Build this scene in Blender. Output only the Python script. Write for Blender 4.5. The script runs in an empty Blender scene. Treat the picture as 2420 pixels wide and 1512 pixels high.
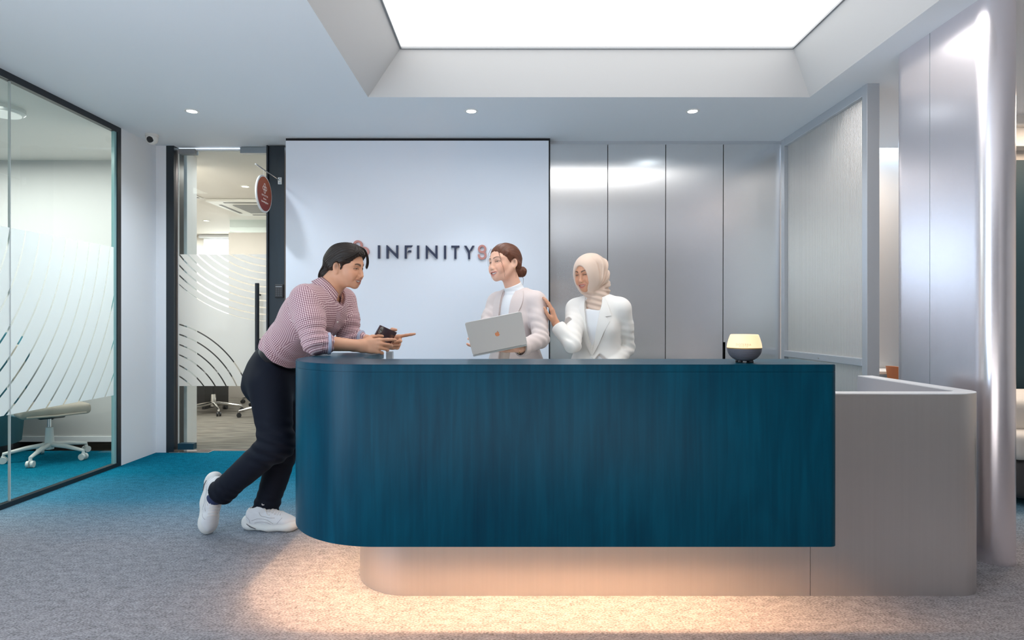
import bpy, bmesh, math, random
import numpy as np
from mathutils import Vector, Matrix

# ------------------------------------------------------------------ camera, world, exposure
SC = bpy.context.scene
COL = SC.collection
F_PX, CX, CY, EYE = 1394.0, 1203.0, 760.0, 1.16
cam_data = bpy.data.cameras.new('camera')
cam_data.sensor_width = 36.0
cam_data.lens = 36.0 * F_PX / 2420.0
cam_data.shift_x = (1210.0 - CX) / 2420.0
cam_data.shift_y = (CY - 756.0) / 2420.0
cam_data.clip_start, cam_data.clip_end = 0.05, 100
cam = bpy.data.objects.new('camera', cam_data)
COL.objects.link(cam)
cam.location = (0, 0, EYE)
cam.rotation_euler = (math.pi / 2, 0, 0)
SC.camera = cam

world = bpy.data.worlds.new('world')
SC.world = world
world.use_nodes = True
world.node_tree.nodes['Background'].inputs[0].default_value = (0.62, 0.80, 1.0, 1)
world.node_tree.nodes['Background'].inputs[1].default_value = 7.2
SC.view_settings.view_transform = 'Standard'
SC.view_settings.look = 'None'
SC.view_settings.gamma = 1.0
SC.view_settings.use_curve_mapping = False
SC.view_settings.exposure = 0.10


def lamp(name, loc, size, power, color, direction=(0, 0, -1), size_y=None, spread=None):
    d = bpy.data.lights.new(name, 'AREA')
    d.energy = power
    d.color = color
    d.size = size
    if size_y:
        d.shape = 'RECTANGLE'
        d.size_y = size_y
    if spread:
        d.spread = spread
    o = bpy.data.objects.new(name, d)
    COL.objects.link(o)
    o.location = loc
    o.rotation_euler = Vector(direction).to_track_quat('-Z', 'Y').to_euler()
    return o


def spot(name, loc, power, color, angle=1.6, blend=0.6, radius=0.04):
    d = bpy.data.lights.new(name, 'SPOT')
    d.energy = power
    d.color = color
    d.spot_size = angle
    d.spot_blend = blend
    d.shadow_soft_size = radius
    o = bpy.data.objects.new(name, d)
    COL.objects.link(o)
    o.location = loc
    return o


COOL = (0.80, 0.90, 1.0)
WARM = (1.0, 0.585, 0.315)
# added upward fill for the ceiling, the cove of the glazed room, office and lounge lamps
lamp('meeting_room_light', (-4.6, 4.3, 2.69), 2.0, 92, (1.0, 0.97, 0.93), size_y=1.6)
lamp('meeting_room_cove_light', (-4.6, 5.62, 2.80), 2.6, 5, (1.0, 0.93, 0.86), (0, 0.25, -1), size_y=0.08)
lamp('office_light', (-3.6, 7.2, 2.69), 2.2, 185, (1.0, 0.925, 0.875), size_y=2.6)
lamp('office_back_light', (-5.3, 9.6, 2.69), 1.5, 70, (1.0, 0.94, 0.88), size_y=1.4)
lamp('ceiling_fill_light', (-0.6, -0.9, 0.35), 4.0, 100, (1.0, 0.97, 0.94), (0, 0.10, 1), size_y=3.0)  # added fill behind the camera to brighten the ceiling, no fitting there
lamp('lounge_light', (4.2, 3.9, 2.66), 1.2, 30, (1.0, 0.80, 0.62), size_y=0.6)
lamp('lounge_back_light', (3.3, 4.75, 2.69), 0.5, 17, (1.0, 0.84, 0.70), size_y=0.4)
spot('downlight_beam', (-2.35, 4.37, 2.70), 60, COOL, angle=2.5, blend=0.9)
spot('downlight_beam', (-0.28, 4.37, 2.70), 22, COOL)
spot('downlight_beam', (1.36, 4.37, 2.70), 22, COOL)


def P(px, py, Y):
    return np.array([(px - CX) / F_PX * Y, Y, EYE - (py - CY) / F_PX * Y])


# ------------------------------------------------------------------ node and material helpers
def new_mat(name):
    m = bpy.data.materials.new(name)
    m.use_nodes = True
    nt = m.node_tree
    b = nt.nodes['Principled BSDF']
    return m, nt, b


def mat(name, base, rough=0.5, metal=0.0, emit=None, strength=0.0, spec=None, bump=None, mottle=None, aniso=None, coat=None, sheen=None):
    """bump = (scale, strength, stretch xyz); mottle = (scale, amount, stretch xyz)."""
    m, nt, b = new_mat(name)
    N, L = nt.nodes, nt.links
    b.inputs['Base Color'].default_value = (*base, 1)
    b.inputs['Roughness'].default_value = rough
    b.inputs['Metallic'].default_value = metal
    if spec is not None:
        b.inputs['Specular IOR Level'].default_value = spec
    if coat:
        b.inputs['Coat Weight'].default_value = coat
        b.inputs['Coat Roughness'].default_value = 0.15
    if sheen:
        b.inputs['Sheen Weight'].default_value = sheen
    if emit:
        b.inputs['Emission Color'].default_value = (*emit, 1)
        b.inputs['Emission Strength'].default_value = strength

    def noise(scale, stretch, detail=3):
        tc = N.new('ShaderNodeTexCoord')
        mp = N.new('ShaderNodeMapping')
        mp.inputs['Scale'].default_value = stretch
        n = N.new('ShaderNodeTexNoise')
        n.inputs['Scale'].default_value = scale
        n.inputs['Detail'].default_value = detail
        L.new(tc.outputs['Object'], mp.inputs[0])
        L.new(mp.outputs[0], n.inputs['Vector'])
        return n
    if mottle:
        n = noise(mottle[0], mottle[2])
        mx = N.new('ShaderNodeMix')
        mx.data_type = 'RGBA'
        mx.inputs[6].default_value = (*[c * (1 - mottle[1]) for c in base], 1)
        mx.inputs[7].default_value = (*[min(1, c * (1 + mottle[1])) for c in base], 1)
        L.new(n.outputs[0], mx.inputs[0])
        L.new(mx.outputs[2], b.inputs['Base Color'])
    if bump:
        n = noise(bump[0], bump[2], 4)
        bp = N.new('ShaderNodeBump')
        bp.inputs['Strength'].default_value = bump[1]
        bp.inputs['Distance'].default_value = 0.004
        L.new(n.outputs[0], bp.inputs['Height'])
        L.new(bp.outputs[0], b.inputs['Normal'])
    if aniso is not None:
        b.inputs['Anisotropic'].default_value = aniso[0]
        tg = N.new('ShaderNodeCombineXYZ')
        for i in range(3):
            tg.inputs[i].default_value = aniso[1][i]
        L.new(tg.outputs[0], b.inputs['Tangent'])
    return m


def math_node(nt, op, a, b=None, c=None):
    n = nt.nodes.new('ShaderNodeMath')
    n.operation = op
    for i, v in enumerate((a, b, c)):
        if v is None:
            continue
        if isinstance(v, (int, float)):
            n.inputs[i].default_value = v
        else:
            nt.links.new(v, n.inputs[i])
    return n.outputs[0]


S3 = (1, 1, 1)
M = {}
M['white_paint'] = mat('white_paint', (0.86, 0.88, 0.91), 0.55, bump=(180, 0.03, S3))
M['ceiling_paint'] = mat('ceiling_paint', (0.80, 0.83, 0.86), 0.7)
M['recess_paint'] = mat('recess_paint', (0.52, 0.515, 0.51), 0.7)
M['wall_panel'] = mat('wall_panel_paint', (0.74, 0.78, 0.85), 0.5, mottle=(0.6, 0.03, S3))
M['warm_paint'] = mat('warm_paint', (0.80, 0.76, 0.71), 0.6)
M['beige_paint'] = mat('beige_paint', (0.50, 0.46, 0.42), 0.6)
M['black'] = mat('black_frame', (0.012, 0.016, 0.022), 0.35)
M['black_panel'] = mat('black_panel', (0.014, 0.022, 0.030), 0.3, mottle=(3, 0.25, (8, 8, 0.6)))
M['dark_gap'] = mat('dark_gap', (0.01, 0.01, 0.012), 0.8)
M['black_plastic'] = mat('black_plastic', (0.02, 0.02, 0.022), 0.45)
M['grey_plastic'] = mat('grey_plastic', (0.25, 0.26, 0.27), 0.5)
M['white_plastic'] = mat('white_plastic', (0.80, 0.79, 0.76), 0.4)
M['chrome'] = mat('chrome', (0.75, 0.75, 0.74), 0.16, 1.0)
M['steel'] = mat('brushed_steel', (0.36, 0.39, 0.42), 0.35, 1.0)
M['alu'] = mat('brushed_aluminium', (0.82, 0.82, 0.825), 0.235, 1.0, mottle=(2.0, 0.03, (40, 40, 0.6)), aniso=(0.80, (1, 0, 0)))
M['alu_column'] = mat('column_metal', (0.85, 0.80, 0.83), 0.25, 0.92, mottle=(2.0, 0.03, (40, 40, 0.6)))
M['alu_desk'] = mat('desk_metal', (0.62, 0.58, 0.555), 0.30, 0.85, mottle=(2.0, 0.04, (40, 40, 0.6)))
M['alu_frame'] = mat('frame_metal', (0.55, 0.57, 0.60), 0.38, 0.55)
M['desk_inner'] = mat('desk_inner_laminate', (0.32, 0.31, 0.33), 0.5)
M['desk_edge'] = mat('desk_top_edge', (0.66, 0.65, 0.65), 0.45)
M['light_panel'] = mat('luminous_panel', (1, 1, 1), 0.5, emit=(1, 0.985, 0.965), strength=3.0)
M['cold_lamp'] = mat('cold_lamp', (1, 1, 1), 0.5, emit=(0.85, 0.94, 1), strength=25)
M['warm_lamp'] = mat('warm_lamp', (1, 1, 1), 0.5, emit=(1, 0.86, 0.70), strength=9)
M['window_glow'] = mat('daylight_window', (1, 1, 1), 0.5, emit=(1, 0.98, 0.96), strength=1.6)
M['led'] = mat('led_strip', (1, 1, 1), 0.5, emit=WARM, strength=170)
M['navy'] = mat('navy_letter', (0.022, 0.030, 0.070), 0.4)
M['copper'] = mat('copper_letter', (0.52, 0.23, 0.20), 0.4)
M['teal_wall'] = mat('teal_wall', (0.008, 0.038, 0.055), 0.5, mottle=(3, 0.15, (10, 10, 0.5)))
M['teal_cabinet'] = mat('teal_cabinet', (0.004, 0.045, 0.075), 0.45)
M['orange'] = mat('orange_leather', (0.55, 0.14, 0.02), 0.5)
M['cream'] = mat('cream_upholstery', (0.72, 0.68, 0.63), 0.7)
M['taupe'] = mat('taupe_fabric', (0.36, 0.32, 0.27), 0.8, bump=(300, 0.2, S3))


def glass_mat(name, tint=(0.90, 0.95, 0.94), refl=0.0):
    m = bpy.data.materials.new(name)
    m.use_nodes = True
    nt = m.node_tree
    nt.nodes.clear()
    out = nt.nodes.new('ShaderNodeOutputMaterial')
    tr = nt.nodes.new('ShaderNodeBsdfTransparent')
    tr.inputs[0].default_value = (*tint, 1)
    gl = nt.nodes.new('ShaderNodeBsdfGlossy')
    gl.inputs['Roughness'].default_value = 0.02
    fr = nt.nodes.new('ShaderNodeFresnel')
    fr.inputs[0].default_value = 1.35
    ge = nt.nodes.new('ShaderNodeNewGeometry')
    f = math_node(nt, 'MULTIPLY', math_node(nt, 'ADD', fr.outputs[0], refl), math_node(nt, 'SUBTRACT', 1.0, ge.outputs['Backfacing']))
    mx = nt.nodes.new('ShaderNodeMixShader')
    nt.links.new(f, mx.inputs[0])
    nt.links.new(tr.outputs[0], mx.inputs[1])
    nt.links.new(gl.outputs[0], mx.inputs[2])
    nt.links.new(mx.outputs[0], out.inputs[0])
    return m


M['glass'] = glass_mat('clear_glass')
M['glass_edge'] = mat('glass_edge', (0.30, 0.52, 0.52), 0.2)


def film_mat(name, rings, color, through=0.16):
    """Frosted film; rings = list of (u axis, u0, v0, r0, r1, pitch, width, ang0, ang1): arcs cut out of the film, u = object x or y, v = z."""
    m = bpy.data.materials.new(name)
    m.use_nodes = True
    nt = m.node_tree
    nt.nodes.clear()
    N, L = nt.nodes, nt.links
    out = N.new('ShaderNodeOutputMaterial')
    tc = N.new('ShaderNodeTexCoord')
    sp = N.new('ShaderNodeSeparateXYZ')
    L.new(tc.outputs['Object'], sp.inputs[0])
    total = None
    for (ax, u0, v0, r0, r1, pitch, width, a0, a1) in rings:
        u = math_node(nt, 'SUBTRACT', sp.outputs[ax], u0)
        v = math_node(nt, 'SUBTRACT', sp.outputs[2], v0)
        r = math_node(nt, 'SQRT', math_node(nt, 'ADD', math_node(nt, 'MULTIPLY', u, u), math_node(nt, 'MULTIPLY', v, v)))
        ang = math_node(nt, 'ARCTAN2', v, u)
        q = math_node(nt, 'SUBTRACT', r, r0)
        fr = math_node(nt, 'MODULO', math_node(nt, 'ADD', q, pitch * 20), pitch)
        on = math_node(nt, 'LESS_THAN', fr, width)
        on = math_node(nt, 'MULTIPLY', on, math_node(nt, 'GREATER_THAN', r, r0))
        on = math_node(nt, 'MULTIPLY', on, math_node(nt, 'LESS_THAN', r, r1))
        on = math_node(nt, 'MULTIPLY', on, math_node(nt, 'GREATER_THAN', ang, a0))
        on = math_node(nt, 'MULTIPLY', on, math_node(nt, 'LESS_THAN', ang, a1))
        total = on if total is None else math_node(nt, 'MAXIMUM', total, on)
    df = N.new('ShaderNodeBsdfDiffuse')
    df.inputs[0].default_value = (*color, 1)
    tl = N.new('ShaderNodeBsdfTranslucent')
    tl.inputs[0].default_value = (*color, 1)
    tr = N.new('ShaderNodeBsdfTransparent')
    m1 = N.new('ShaderNodeMixShader')
    m1.inputs[0].default_value = 0.58
    L.new(df.outputs[0], m1.inputs[1])
    L.new(tl.outputs[0], m1.inputs[2])
    m2 = N.new('ShaderNodeMixShader')
    m2.inputs[0].default_value = through
    L.new(m1.outputs[0], m2.inputs[1])
    L.new(tr.outputs[0], m2.inputs[2])
    m3 = N.new('ShaderNodeMixShader')
    L.new(total, m3.inputs[0])
    L.new(m2.outputs[0], m3.inputs[1])
    L.new(tr.outputs[0], m3.inputs[2])
    L.new(m3.outputs[0], out.inputs[0])
    return m


def carpet_mat():
    m, nt, b = new_mat('ombre_carpet')
    N, L = nt.nodes, nt.links
    tc = N.new('ShaderNodeTexCoord')
    sp = N.new('ShaderNodeSeparateXYZ')
    L.new(tc.outputs['Object'], sp.inputs[0])
    big = N.new('ShaderNodeTexNoise')
    big.inputs['Scale'].default_value = 1.3
    L.new(tc.outputs['Object'], big.inputs['Vector'])
    y = math_node(nt, 'ADD', sp.outputs[1], math_node(nt, 'MULTIPLY', math_node(nt, 'SUBTRACT', big.outputs[0], 0.5), 0.25))
    ramp = N.new('ShaderNodeValToRGB')
    cr = ramp.color_ramp
    cr.elements[0].position, cr.elements[0].color = 0.0, (0.285, 0.265, 0.272, 1)
    cr.elements[1].position, cr.elements[1].color = 1.0, (0.002, 0.125, 0.205, 1)
    for pos_, col_ in ((0.31, (0.265, 0.265, 0.29)), (0.45, (0.19, 0.25, 0.305)), (0.60, (0.055, 0.200, 0.29)), (0.82, (0.006, 0.145, 0.225))):
        e = cr.elements.new(pos_)
        e.color = (*col_, 1)
    mr = N.new('ShaderNodeMapRange')
    mr.inputs[1].default_value, mr.inputs[2].default_value = 2.2, 5.0
    L.new(y, mr.inputs[0])
    L.new(mr.outputs[0], ramp.inputs[0])
    # loop pile: two scales of speckle, drawn out along the weave
    mp = N.new('ShaderNodeMapping')
    mp.inputs['Scale'].default_value = (0.55, 1.0, 1.0)
    L.new(tc.outputs['Object'], mp.inputs[0])
    n1 = N.new('ShaderNodeTexNoise')
    n1.inputs['Scale'].default_value = 190
    n1.inputs['Detail'].default_value = 2
    L.new(mp.outputs[0], n1.inputs['Vector'])
    n2 = N.new('ShaderNodeTexNoise')
    n2.inputs['Scale'].default_value = 34
    n2.inputs['Detail'].default_value = 4
    L.new(mp.outputs[0], n2.inputs['Vector'])
    s = math_node(nt, 'ADD', math_node(nt, 'MULTIPLY', n1.outputs[0], 0.7), math_node(nt, 'MULTIPLY', n2.outputs[0], 0.3))
    mr2 = N.new('ShaderNodeMapRange')
    mr2.inputs[1].default_value, mr2.inputs[2].default_value = 0.32, 0.68
    mr2.inputs[3].default_value, mr2.inputs[4].default_value = 0.42, 1.58
    L.new(s, mr2.inputs[0])
    mx = N.new('ShaderNodeMix')
    mx.data_type = 'RGBA'
    mx.blend_type = 'MULTIPLY'
    mx.inputs[0].default_value = 1
    L.new(ramp.outputs[0], mx.inputs[6])
    L.new(mr2.outputs[0], mx.inputs[7])
    L.new(mx.outputs[2], b.inputs['Base Color'])
    b.inputs['Roughness'].default_value = 0.95
    b.inputs['Specular IOR Level'].default_value = 0.02
    bp = N.new('ShaderNodeBump')
    bp.inputs['Strength'].default_value = 0.6
    bp.inputs['Distance'].default_value = 0.006
    L.new(s, bp.inputs['Height'])
    L.new(bp.outputs[0], b.inputs['Normal'])
    return m


def veneer_mat():
    m, nt, b = new_mat('teal_stained_veneer')
    N, L = nt.nodes, nt.links
    tc = N.new('ShaderNodeTexCoord')

    def streak(scale, st, det, dist=0.0):
        mp = N.new('ShaderNodeMapping')
        mp.inputs['Scale'].default_value = st
        n = N.new('ShaderNodeTexNoise')
        n.inputs['Scale'].default_value = scale
        n.inputs['Detail'].default_value = det
        n.inputs['Distortion'].default_value = dist
        L.new(tc.outputs['Object'], mp.inputs[0])
        L.new(mp.outputs[0], n.inputs['Vector'])
        return n.outputs[0]
    a = streak(2.6, (1.6, 1.6, 0.45), 7, 1.2)
    c = streak(16, (3, 3, 0.16), 6, 0.6)
    s = math_node(nt, 'ADD', math_node(nt, 'MULTIPLY', a, 0.6), math_node(nt, 'MULTIPLY', c, 0.4))
    ramp = N.new('ShaderNodeValToRGB')
    cr = ramp.color_ramp
    cr.elements[0].position, cr.elements[0].color = 0.28, (0.0, 0.028, 0.054, 1)
    cr.elements[1].position, cr.elements[1].color = 0.78, (0.001, 0.078, 0.128, 1)
    e = cr.elements.new(0.5)
    e.color = (0.0, 0.049, 0.084, 1)
    L.new(s, ramp.inputs[0])
    L.new(ramp.outputs[0], b.inputs['Base Color'])
    b.inputs['Roughness'].default_value = 0.30
    b.inputs['Specular IOR Level'].default_value = 0.13
    return m


M['carpet'] = carpet_mat()
M['veneer'] = veneer_mat()


def office_floor_mat():
    m, nt, b = new_mat('office_carpet_plank')
    N, L = nt.nodes, nt.links
    tc = N.new('ShaderNodeTexCoord')
    mp = N.new('ShaderNodeMapping')
    mp.inputs['Scale'].default_value = (1.2, 9, 1)
    n = N.new('ShaderNodeTexNoise')
    n.inputs['Scale'].default_value = 3
    n.inputs['Detail'].default_value = 5
    L.new(tc.outputs['Object'], mp.inputs[0])
    L.new(mp.outputs[0], n.inputs['Vector'])
    ramp = N.new('ShaderNodeValToRGB')
    ramp.color_ramp.elements[0].position = 0.3
    ramp.color_ramp.elements[0].color = (0.07, 0.062, 0.054, 1)
    ramp.color_ramp.elements[1].position = 0.7
    ramp.color_ramp.elements[1].color = (0.20, 0.18, 0.155, 1)
    L.new(n.outputs[0], ramp.inputs[0])
    L.new(ramp.outputs[0], b.inputs['Base Color'])
    b.inputs['Roughness'].default_value = 0.95
    return m


M['office_floor'] = office_floor_mat()


# ------------------------------------------------------------------ object helpers
def wloc(o):
    v = Vector((0, 0, 0))
    while o is not None:
        v += o.location
        o = o.parent
    return v


def tag(o, label=None, cat=None, group=None, kind=None):
    for k, v in (('label', label), ('category', cat), ('group', group), ('kind', kind)):
        if v:
            o[k] = v
    return o


def thing(name, label, cat, loc=(0, 0, 0), group=None, kind=None):
    o = bpy.data.objects.new(name, None)
    o.empty_display_size = 0.1
    o.location = loc
    COL.objects.link(o)
    return tag(o, label, cat, group, kind)


def link_mesh(name, me, m, parent=None, smooth=True, angle=35):
    """me holds world coordinates; they are moved into the parent's space."""
    if parent is not None:
        off = wloc(parent)
        if off.length > 0:
            me.transform(Matrix.Translation(-off))
    for mm in (m if isinstance(m, (list, tuple)) else [m]):
        me.materials.append(mm)
    if smooth and len(me.polygons):
        me.polygons.foreach_set('use_smooth', [True] * len(me.polygons))
        if angle < 179:
            me.set_sharp_from_angle(angle=math.radians(angle))
    o = bpy.data.objects.new(name, me)
    COL.objects.link(o)
    if parent is not None:
        o.parent = parent
    return o


class MB:
    """collects shapes into one mesh"""

    def __init__(self):
        self.bm = bmesh.new()

    def box(self, x0, x1, y0, y1, z0, z1, bevel=0.0, R=None, at=None, seg=2):
        t = bmesh.new()
        bmesh.ops.create_cube(t, size=1.0)
        for v in t.verts:
            v.co = Vector((x0 + (v.co.x + .5) * (x1 - x0), y0 + (v.co.y + .5) * (y1 - y0), z0 + (v.co.z + .5) * (z1 - z0)))
        if bevel:
            bmesh.ops.bevel(t, geom=t.edges[:], offset=bevel, segments=seg, affect='EDGES', profile=0.5)
        self._add(t, R, at)
        return self

    def _add(self, t, R=None, at=None):
        if R is not None:
            t.transform(Matrix([list(r) for r in R]).to_4x4())
        if at is not None:
            t.transform(Matrix.Translation(Vector(at)))
        me = bpy.data.meshes.new('tmp')
        t.to_mesh(me)
        t.free()
        self.bm.from_mesh(me)
        bpy.data.meshes.remove(me)

    def raw(self, verts, faces):
        vs = [self.bm.verts.new(v) for v in verts]
        for f in faces:
            try:
                self.bm.faces.new([vs[i] for i in f])
            except ValueError:
                pass
        return self

    def tube(self, pts, radii, seg=10, flat=None, cap=True):
        """flat = (normal, scale): squash the section along a direction"""
        pts = [Vector(p) for p in pts]
        if isinstance(radii, (int, float)):
            radii = [radii] * len(pts)
        rings, prev = [], None
        for i, p in enumerate(pts):
            t = (pts[min(i + 1, len(pts) - 1)] - pts[max(i - 1, 0)])
            t = t.normalized() if t.length > 1e-9 else Vector((0, 0, 1))
            if prev is None:
                a = Vector((0, 0, 1)) if abs(t.z) < 0.9 else Vector((1, 0, 0))
                u = (a - t * a.dot(t)).normalized()
            else:
                u = (prev - t * prev.dot(t)).normalized()
            prev = u
            w = t.cross(u)
            ring = []
            for k in range(seg):
                an = 2 * math.pi * k / seg
                d = (u * math.cos(an) + w * math.sin(an)) * radii[i]
                if flat:
                    n = Vector(flat[0])
                    d += n * d.dot(n) * (flat[1] - 1)
                ring.append(self.bm.verts.new(p + d))
            rings.append(ring)
        for a, b in zip(rings, rings[1:]):
            for k in range(seg):
                self.bm.faces.new((a[k], a[(k + 1) % seg], b[(k + 1) % seg], b[k]))
        if cap:
            self.bm.faces.new(rings[0][::-1])
            self.bm.faces.new(rings[-1])
        return self

    def cyl(self, p0, p1, r0, r1=None, seg=20):
        return self.tube([p0, p1], [r0, r0 if r1 is None else r1], seg)

    def lathe(self, prof, c=(0, 0, 0), seg=32, R=None, close=True):
        t = bmesh.new()
        rings = []
        for r, z in prof:
            if r < 1e-6:
                rings.append([t.verts.new((0, 0, z))])
            else:
                rings.append([t.verts.new((r * math.cos(2 * math.pi * k / seg), r * math.sin(2 * math.pi * k / seg), z)) for k in range(seg)])
        for a, b in zip(rings, rings[1:]):
            for k in range(seg):
                q = [a[k % len(a)], a[(k + 1) % len(a)], b[(k + 1) % len(b)], b[k % len(b)]]
                u = []
                for v in q:
                    if v not in u:
                        u.append(v)
                if len(u) > 2:
                    t.faces.new(u)
        if close:
            for ring in (rings[0], rings[-1]):
                if len(ring) > 2:
                    t.faces.new(ring)
        bmesh.ops.recalc_face_normals(t, faces=t.faces[:])
        self._add(t, R, c)
        return self

    def prism(self, pts, z0, z1, R=None, at=None, bevel=0.0):
        """polygon pts (x, y) extruded z0..z1"""
        t = bmesh.new()
        lo = [t.verts.new((x, y, z0)) for x, y in pts]
        hi = [t.verts.new((x, y, z1)) for x, y in pts]
        t.faces.new(lo[::-1])
        t.faces.new(hi)
        n = len(pts)
        for i in range(n):
            t.faces.new((lo[i], lo[(i + 1) % n], hi[(i + 1) % n], hi[i]))
        bmesh.ops.recalc_face_normals(t, faces=t.faces[:])
        if bevel:
            bmesh.ops.bevel(t, geom=[e for e in t.edges if abs(e.verts[0].co.z - e.verts[1].co.z) < 1e-6], offset=bevel, segments=2, affect='EDGES')
        self._add(t, R, at)
        return self

    def build(self, name, m, parent=None, smooth=True, angle=35, recalc=True):
        if recalc:
            bmesh.ops.recalc_face_normals(self.bm, faces=self.bm.faces[:])
        me = bpy.data.meshes.new(name)
        self.bm.to_mesh(me)
        self.bm.free()
        return link_mesh(name, me, m, parent, smooth, angle)


def boxo(name, dims, m, parent=None, bevel=0.0):
    return MB().box(*dims, bevel=bevel).build(name, m, parent, angle=15)


def struct(o):
    o['kind'] = 'structure'
    return o


def copy_tree(o, parent=None):
    c = o.copy()
    COL.objects.link(c)
    if parent is not None:
        c.parent = parent
    for ch in list(o.children):
        copy_tree(ch, c)
    return c


XZ = ((1, 0, 0), (0, 0, -1), (0, 1, 0))      # prism drawn in x,z, thickness towards -y
YZ = ((0, 0, 1), (1, 0, 0), (0, 1, 0))       # prism drawn in y,z, thickness towards +x


def guard(path, d=0.012):
    """adds a point close to both ends of every long straight run, so that flats stay flat under smooth shading"""
    out = []
    for p, q in zip(path, path[1:]):
        out.append(p)
        L = math.hypot(q[0] - p[0], q[1] - p[1])
        if L > 6 * d:
            for t in (d / L, 1 - d / L):
                out.append((p[0] + (q[0] - p[0]) * t, p[1] + (q[1] - p[1]) * t))
    return out + [path[-1]]


def arc(cx, cy, r, a0, a1, n):
    return [(cx + r * math.cos(a0 + (a1 - a0) * i / n), cy + r * math.sin(a0 + (a1 - a0) * i / n)) for i in range(n + 1)]


PI = math.pi
# ------------------------------------------------------------------ setting: floor, ceiling, walls
H = 2.72
struct(boxo('floor', (-3.15, 6.0, -3.0, 5.3, -0.06, 0.0), M['carpet']))
fl2 = struct(boxo('floor_meeting_room', (-7.0, -3.15, 1.2, 5.8, -0.06, 0.0), M['carpet']))
struct(boxo('floor_office', (-8.0, -1.0, 5.3, 11.2, -0.06, 0.0), M['office_floor']))
struct(boxo('floor_lounge', (-1.0, 6.0, 5.3, 7.0, -0.06, 0.0), M['carpet']))

# ceiling with the tray for the luminous panel
RX0, RX1, RY0, RY1 = -0.98, 2.09, 2.05, 4.10
PX0, PX1, PY0, PY1, PZ = -0.73, 1.905, 2.30, 3.95, 2.985
ceil = MB()
ceil.box(-3.15, RX0, -3.5, 5.3, H, H + 0.1)
ceil.box(RX1, 6.0, -3.5, 5.3, H, H + 0.1)
ceil.box(RX0, RX1, -3.5, RY0, H, H + 0.1)
ceil.box(RX0, RX1, RY1, 5.3, H, H + 0.1)
ceiling = struct(ceil.build('ceiling', M['ceiling_paint'], smooth=False))
o4 = [(RX0, RY0, H), (RX1, RY0, H), (RX1, RY1, H), (RX0, RY1, H)]
p4 = [(PX0, PY0, PZ), (PX1, PY0, PZ), (PX1, PY1, PZ), (PX0, PY1, PZ)]
q4 = [(x + (0.12 if x < 0.5 else -0.12) * -1, y + (-0.12 if y < 3 else 0.12), z + 0.0) for x, y, z in p4]
t = MB()
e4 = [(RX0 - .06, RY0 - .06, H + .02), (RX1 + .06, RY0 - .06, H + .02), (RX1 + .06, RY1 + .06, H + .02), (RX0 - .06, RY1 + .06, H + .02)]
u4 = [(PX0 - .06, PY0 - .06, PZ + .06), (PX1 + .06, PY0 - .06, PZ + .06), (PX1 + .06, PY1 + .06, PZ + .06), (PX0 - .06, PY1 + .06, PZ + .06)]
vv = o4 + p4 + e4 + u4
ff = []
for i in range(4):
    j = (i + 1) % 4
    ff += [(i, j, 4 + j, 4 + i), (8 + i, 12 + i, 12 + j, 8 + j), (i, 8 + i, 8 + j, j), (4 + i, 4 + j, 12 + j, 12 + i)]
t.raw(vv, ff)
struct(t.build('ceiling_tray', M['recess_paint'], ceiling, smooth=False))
lp = thing('ceiling_light_panel', 'huge glowing white rectangular light panel recessed in the ceiling above the desk', 'light', ((PX0 + PX1) / 2, (PY0 + PY1) / 2, PZ))
boxo('diffuser', (PX0 + .004, PX1 - .004, PY0 + .004, PY1 - .004, PZ + .012, PZ + .03), M['light_panel'], lp)
fr = MB()
for d in ((PX0, PX0 + .012, PY0, PY1), (PX1 - .012, PX1, PY0, PY1), (PX0 + .012, PX1 - .012, PY0, PY0 + .012), (PX0 + .012, PX1 - .012, PY1 - .012, PY1)):
    fr.box(*d, PZ - .002, PZ + .012)
fr.build('frame', M['grey_plastic'], lp, smooth=False)

# back walls
M['grey_wall'] = mat('grey_wall', (0.44, 0.425, 0.41), 0.6)
struct(boxo('wall_left', (-3.18, -3.13, 4.76, 5.45, 0, H), M['white_paint']))
struct(boxo('wall_door_side', (-3.13, -3.04, 5.23, 5.45, 0, H), M['white_paint']))
struct(boxo('wall_back', (-1.90, 2.42, 5.24, 5.36, 0, H), M['white_paint']))
fw = tag(boxo('wall_feature', (-1.894, 0.337, 5.0, 5.10, 0, 2.695), M['wall_panel'], bevel=0.003), kind='structure')
struct(boxo('trim_1', (-1.90, 0.35, 5.02, 5.22, 2.695, H), M['dark_gap']))
struct(boxo('trim_2', (0.337, 0.350, 5.03, 5.22, 0, H), M['dark_gap']))
struct(boxo('trim_3', (0.350, 2.36, 5.10, 5.22, 2.694, H), M['alu_frame']))
struct(boxo('wall_right', (2.42, 4.4, 5.46, 5.56, 0, H), mat('satin_wall_metal', (.72, .70, .68), .4, .45)))
struct(boxo('wall_lounge', (3.75, 6.0, 4.6, 4.72, 0, 2.42), M['teal_wall']))
bulk = MB().box(3.75, 6.0, 4.50, 4.72, 2.50, H).box(3.75, 6.0, 4.45, 4.72, 2.64, H)
struct(bulk.build('trim_4', M['warm_paint'], smooth=False))
struct(boxo('trim_5', (3.75, 6.0, 4.62, 4.72, 2.42, 2.50), M['beige_paint']))
struct(boxo('wall_front', (1.3, 6.0, -3.1, -3.0, 0, H), mat('light_grey_wall', (0.62, 0.605, 0.59), 0.6)))
struct(boxo('wall_front_reflect_dark', (-3.15, 1.3, -3.1, -3.0, 0, H), mat('dark_reflect_wall', (0.09, 0.09, 0.095), 0.6)))  # unseen left part made dark to deepen the column's reflection
struct(boxo('wall_left_blocker', (-3.25, -3.15, -3.0, -0.8, 0, H), M['grey_wall']))  # unseen wall added to narrow the bright opening mirrored in the column
struct(boxo('wall_far_right', (6.0, 6.1, -3.5, 7.0, 0, H), M['warm_paint']))

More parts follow.
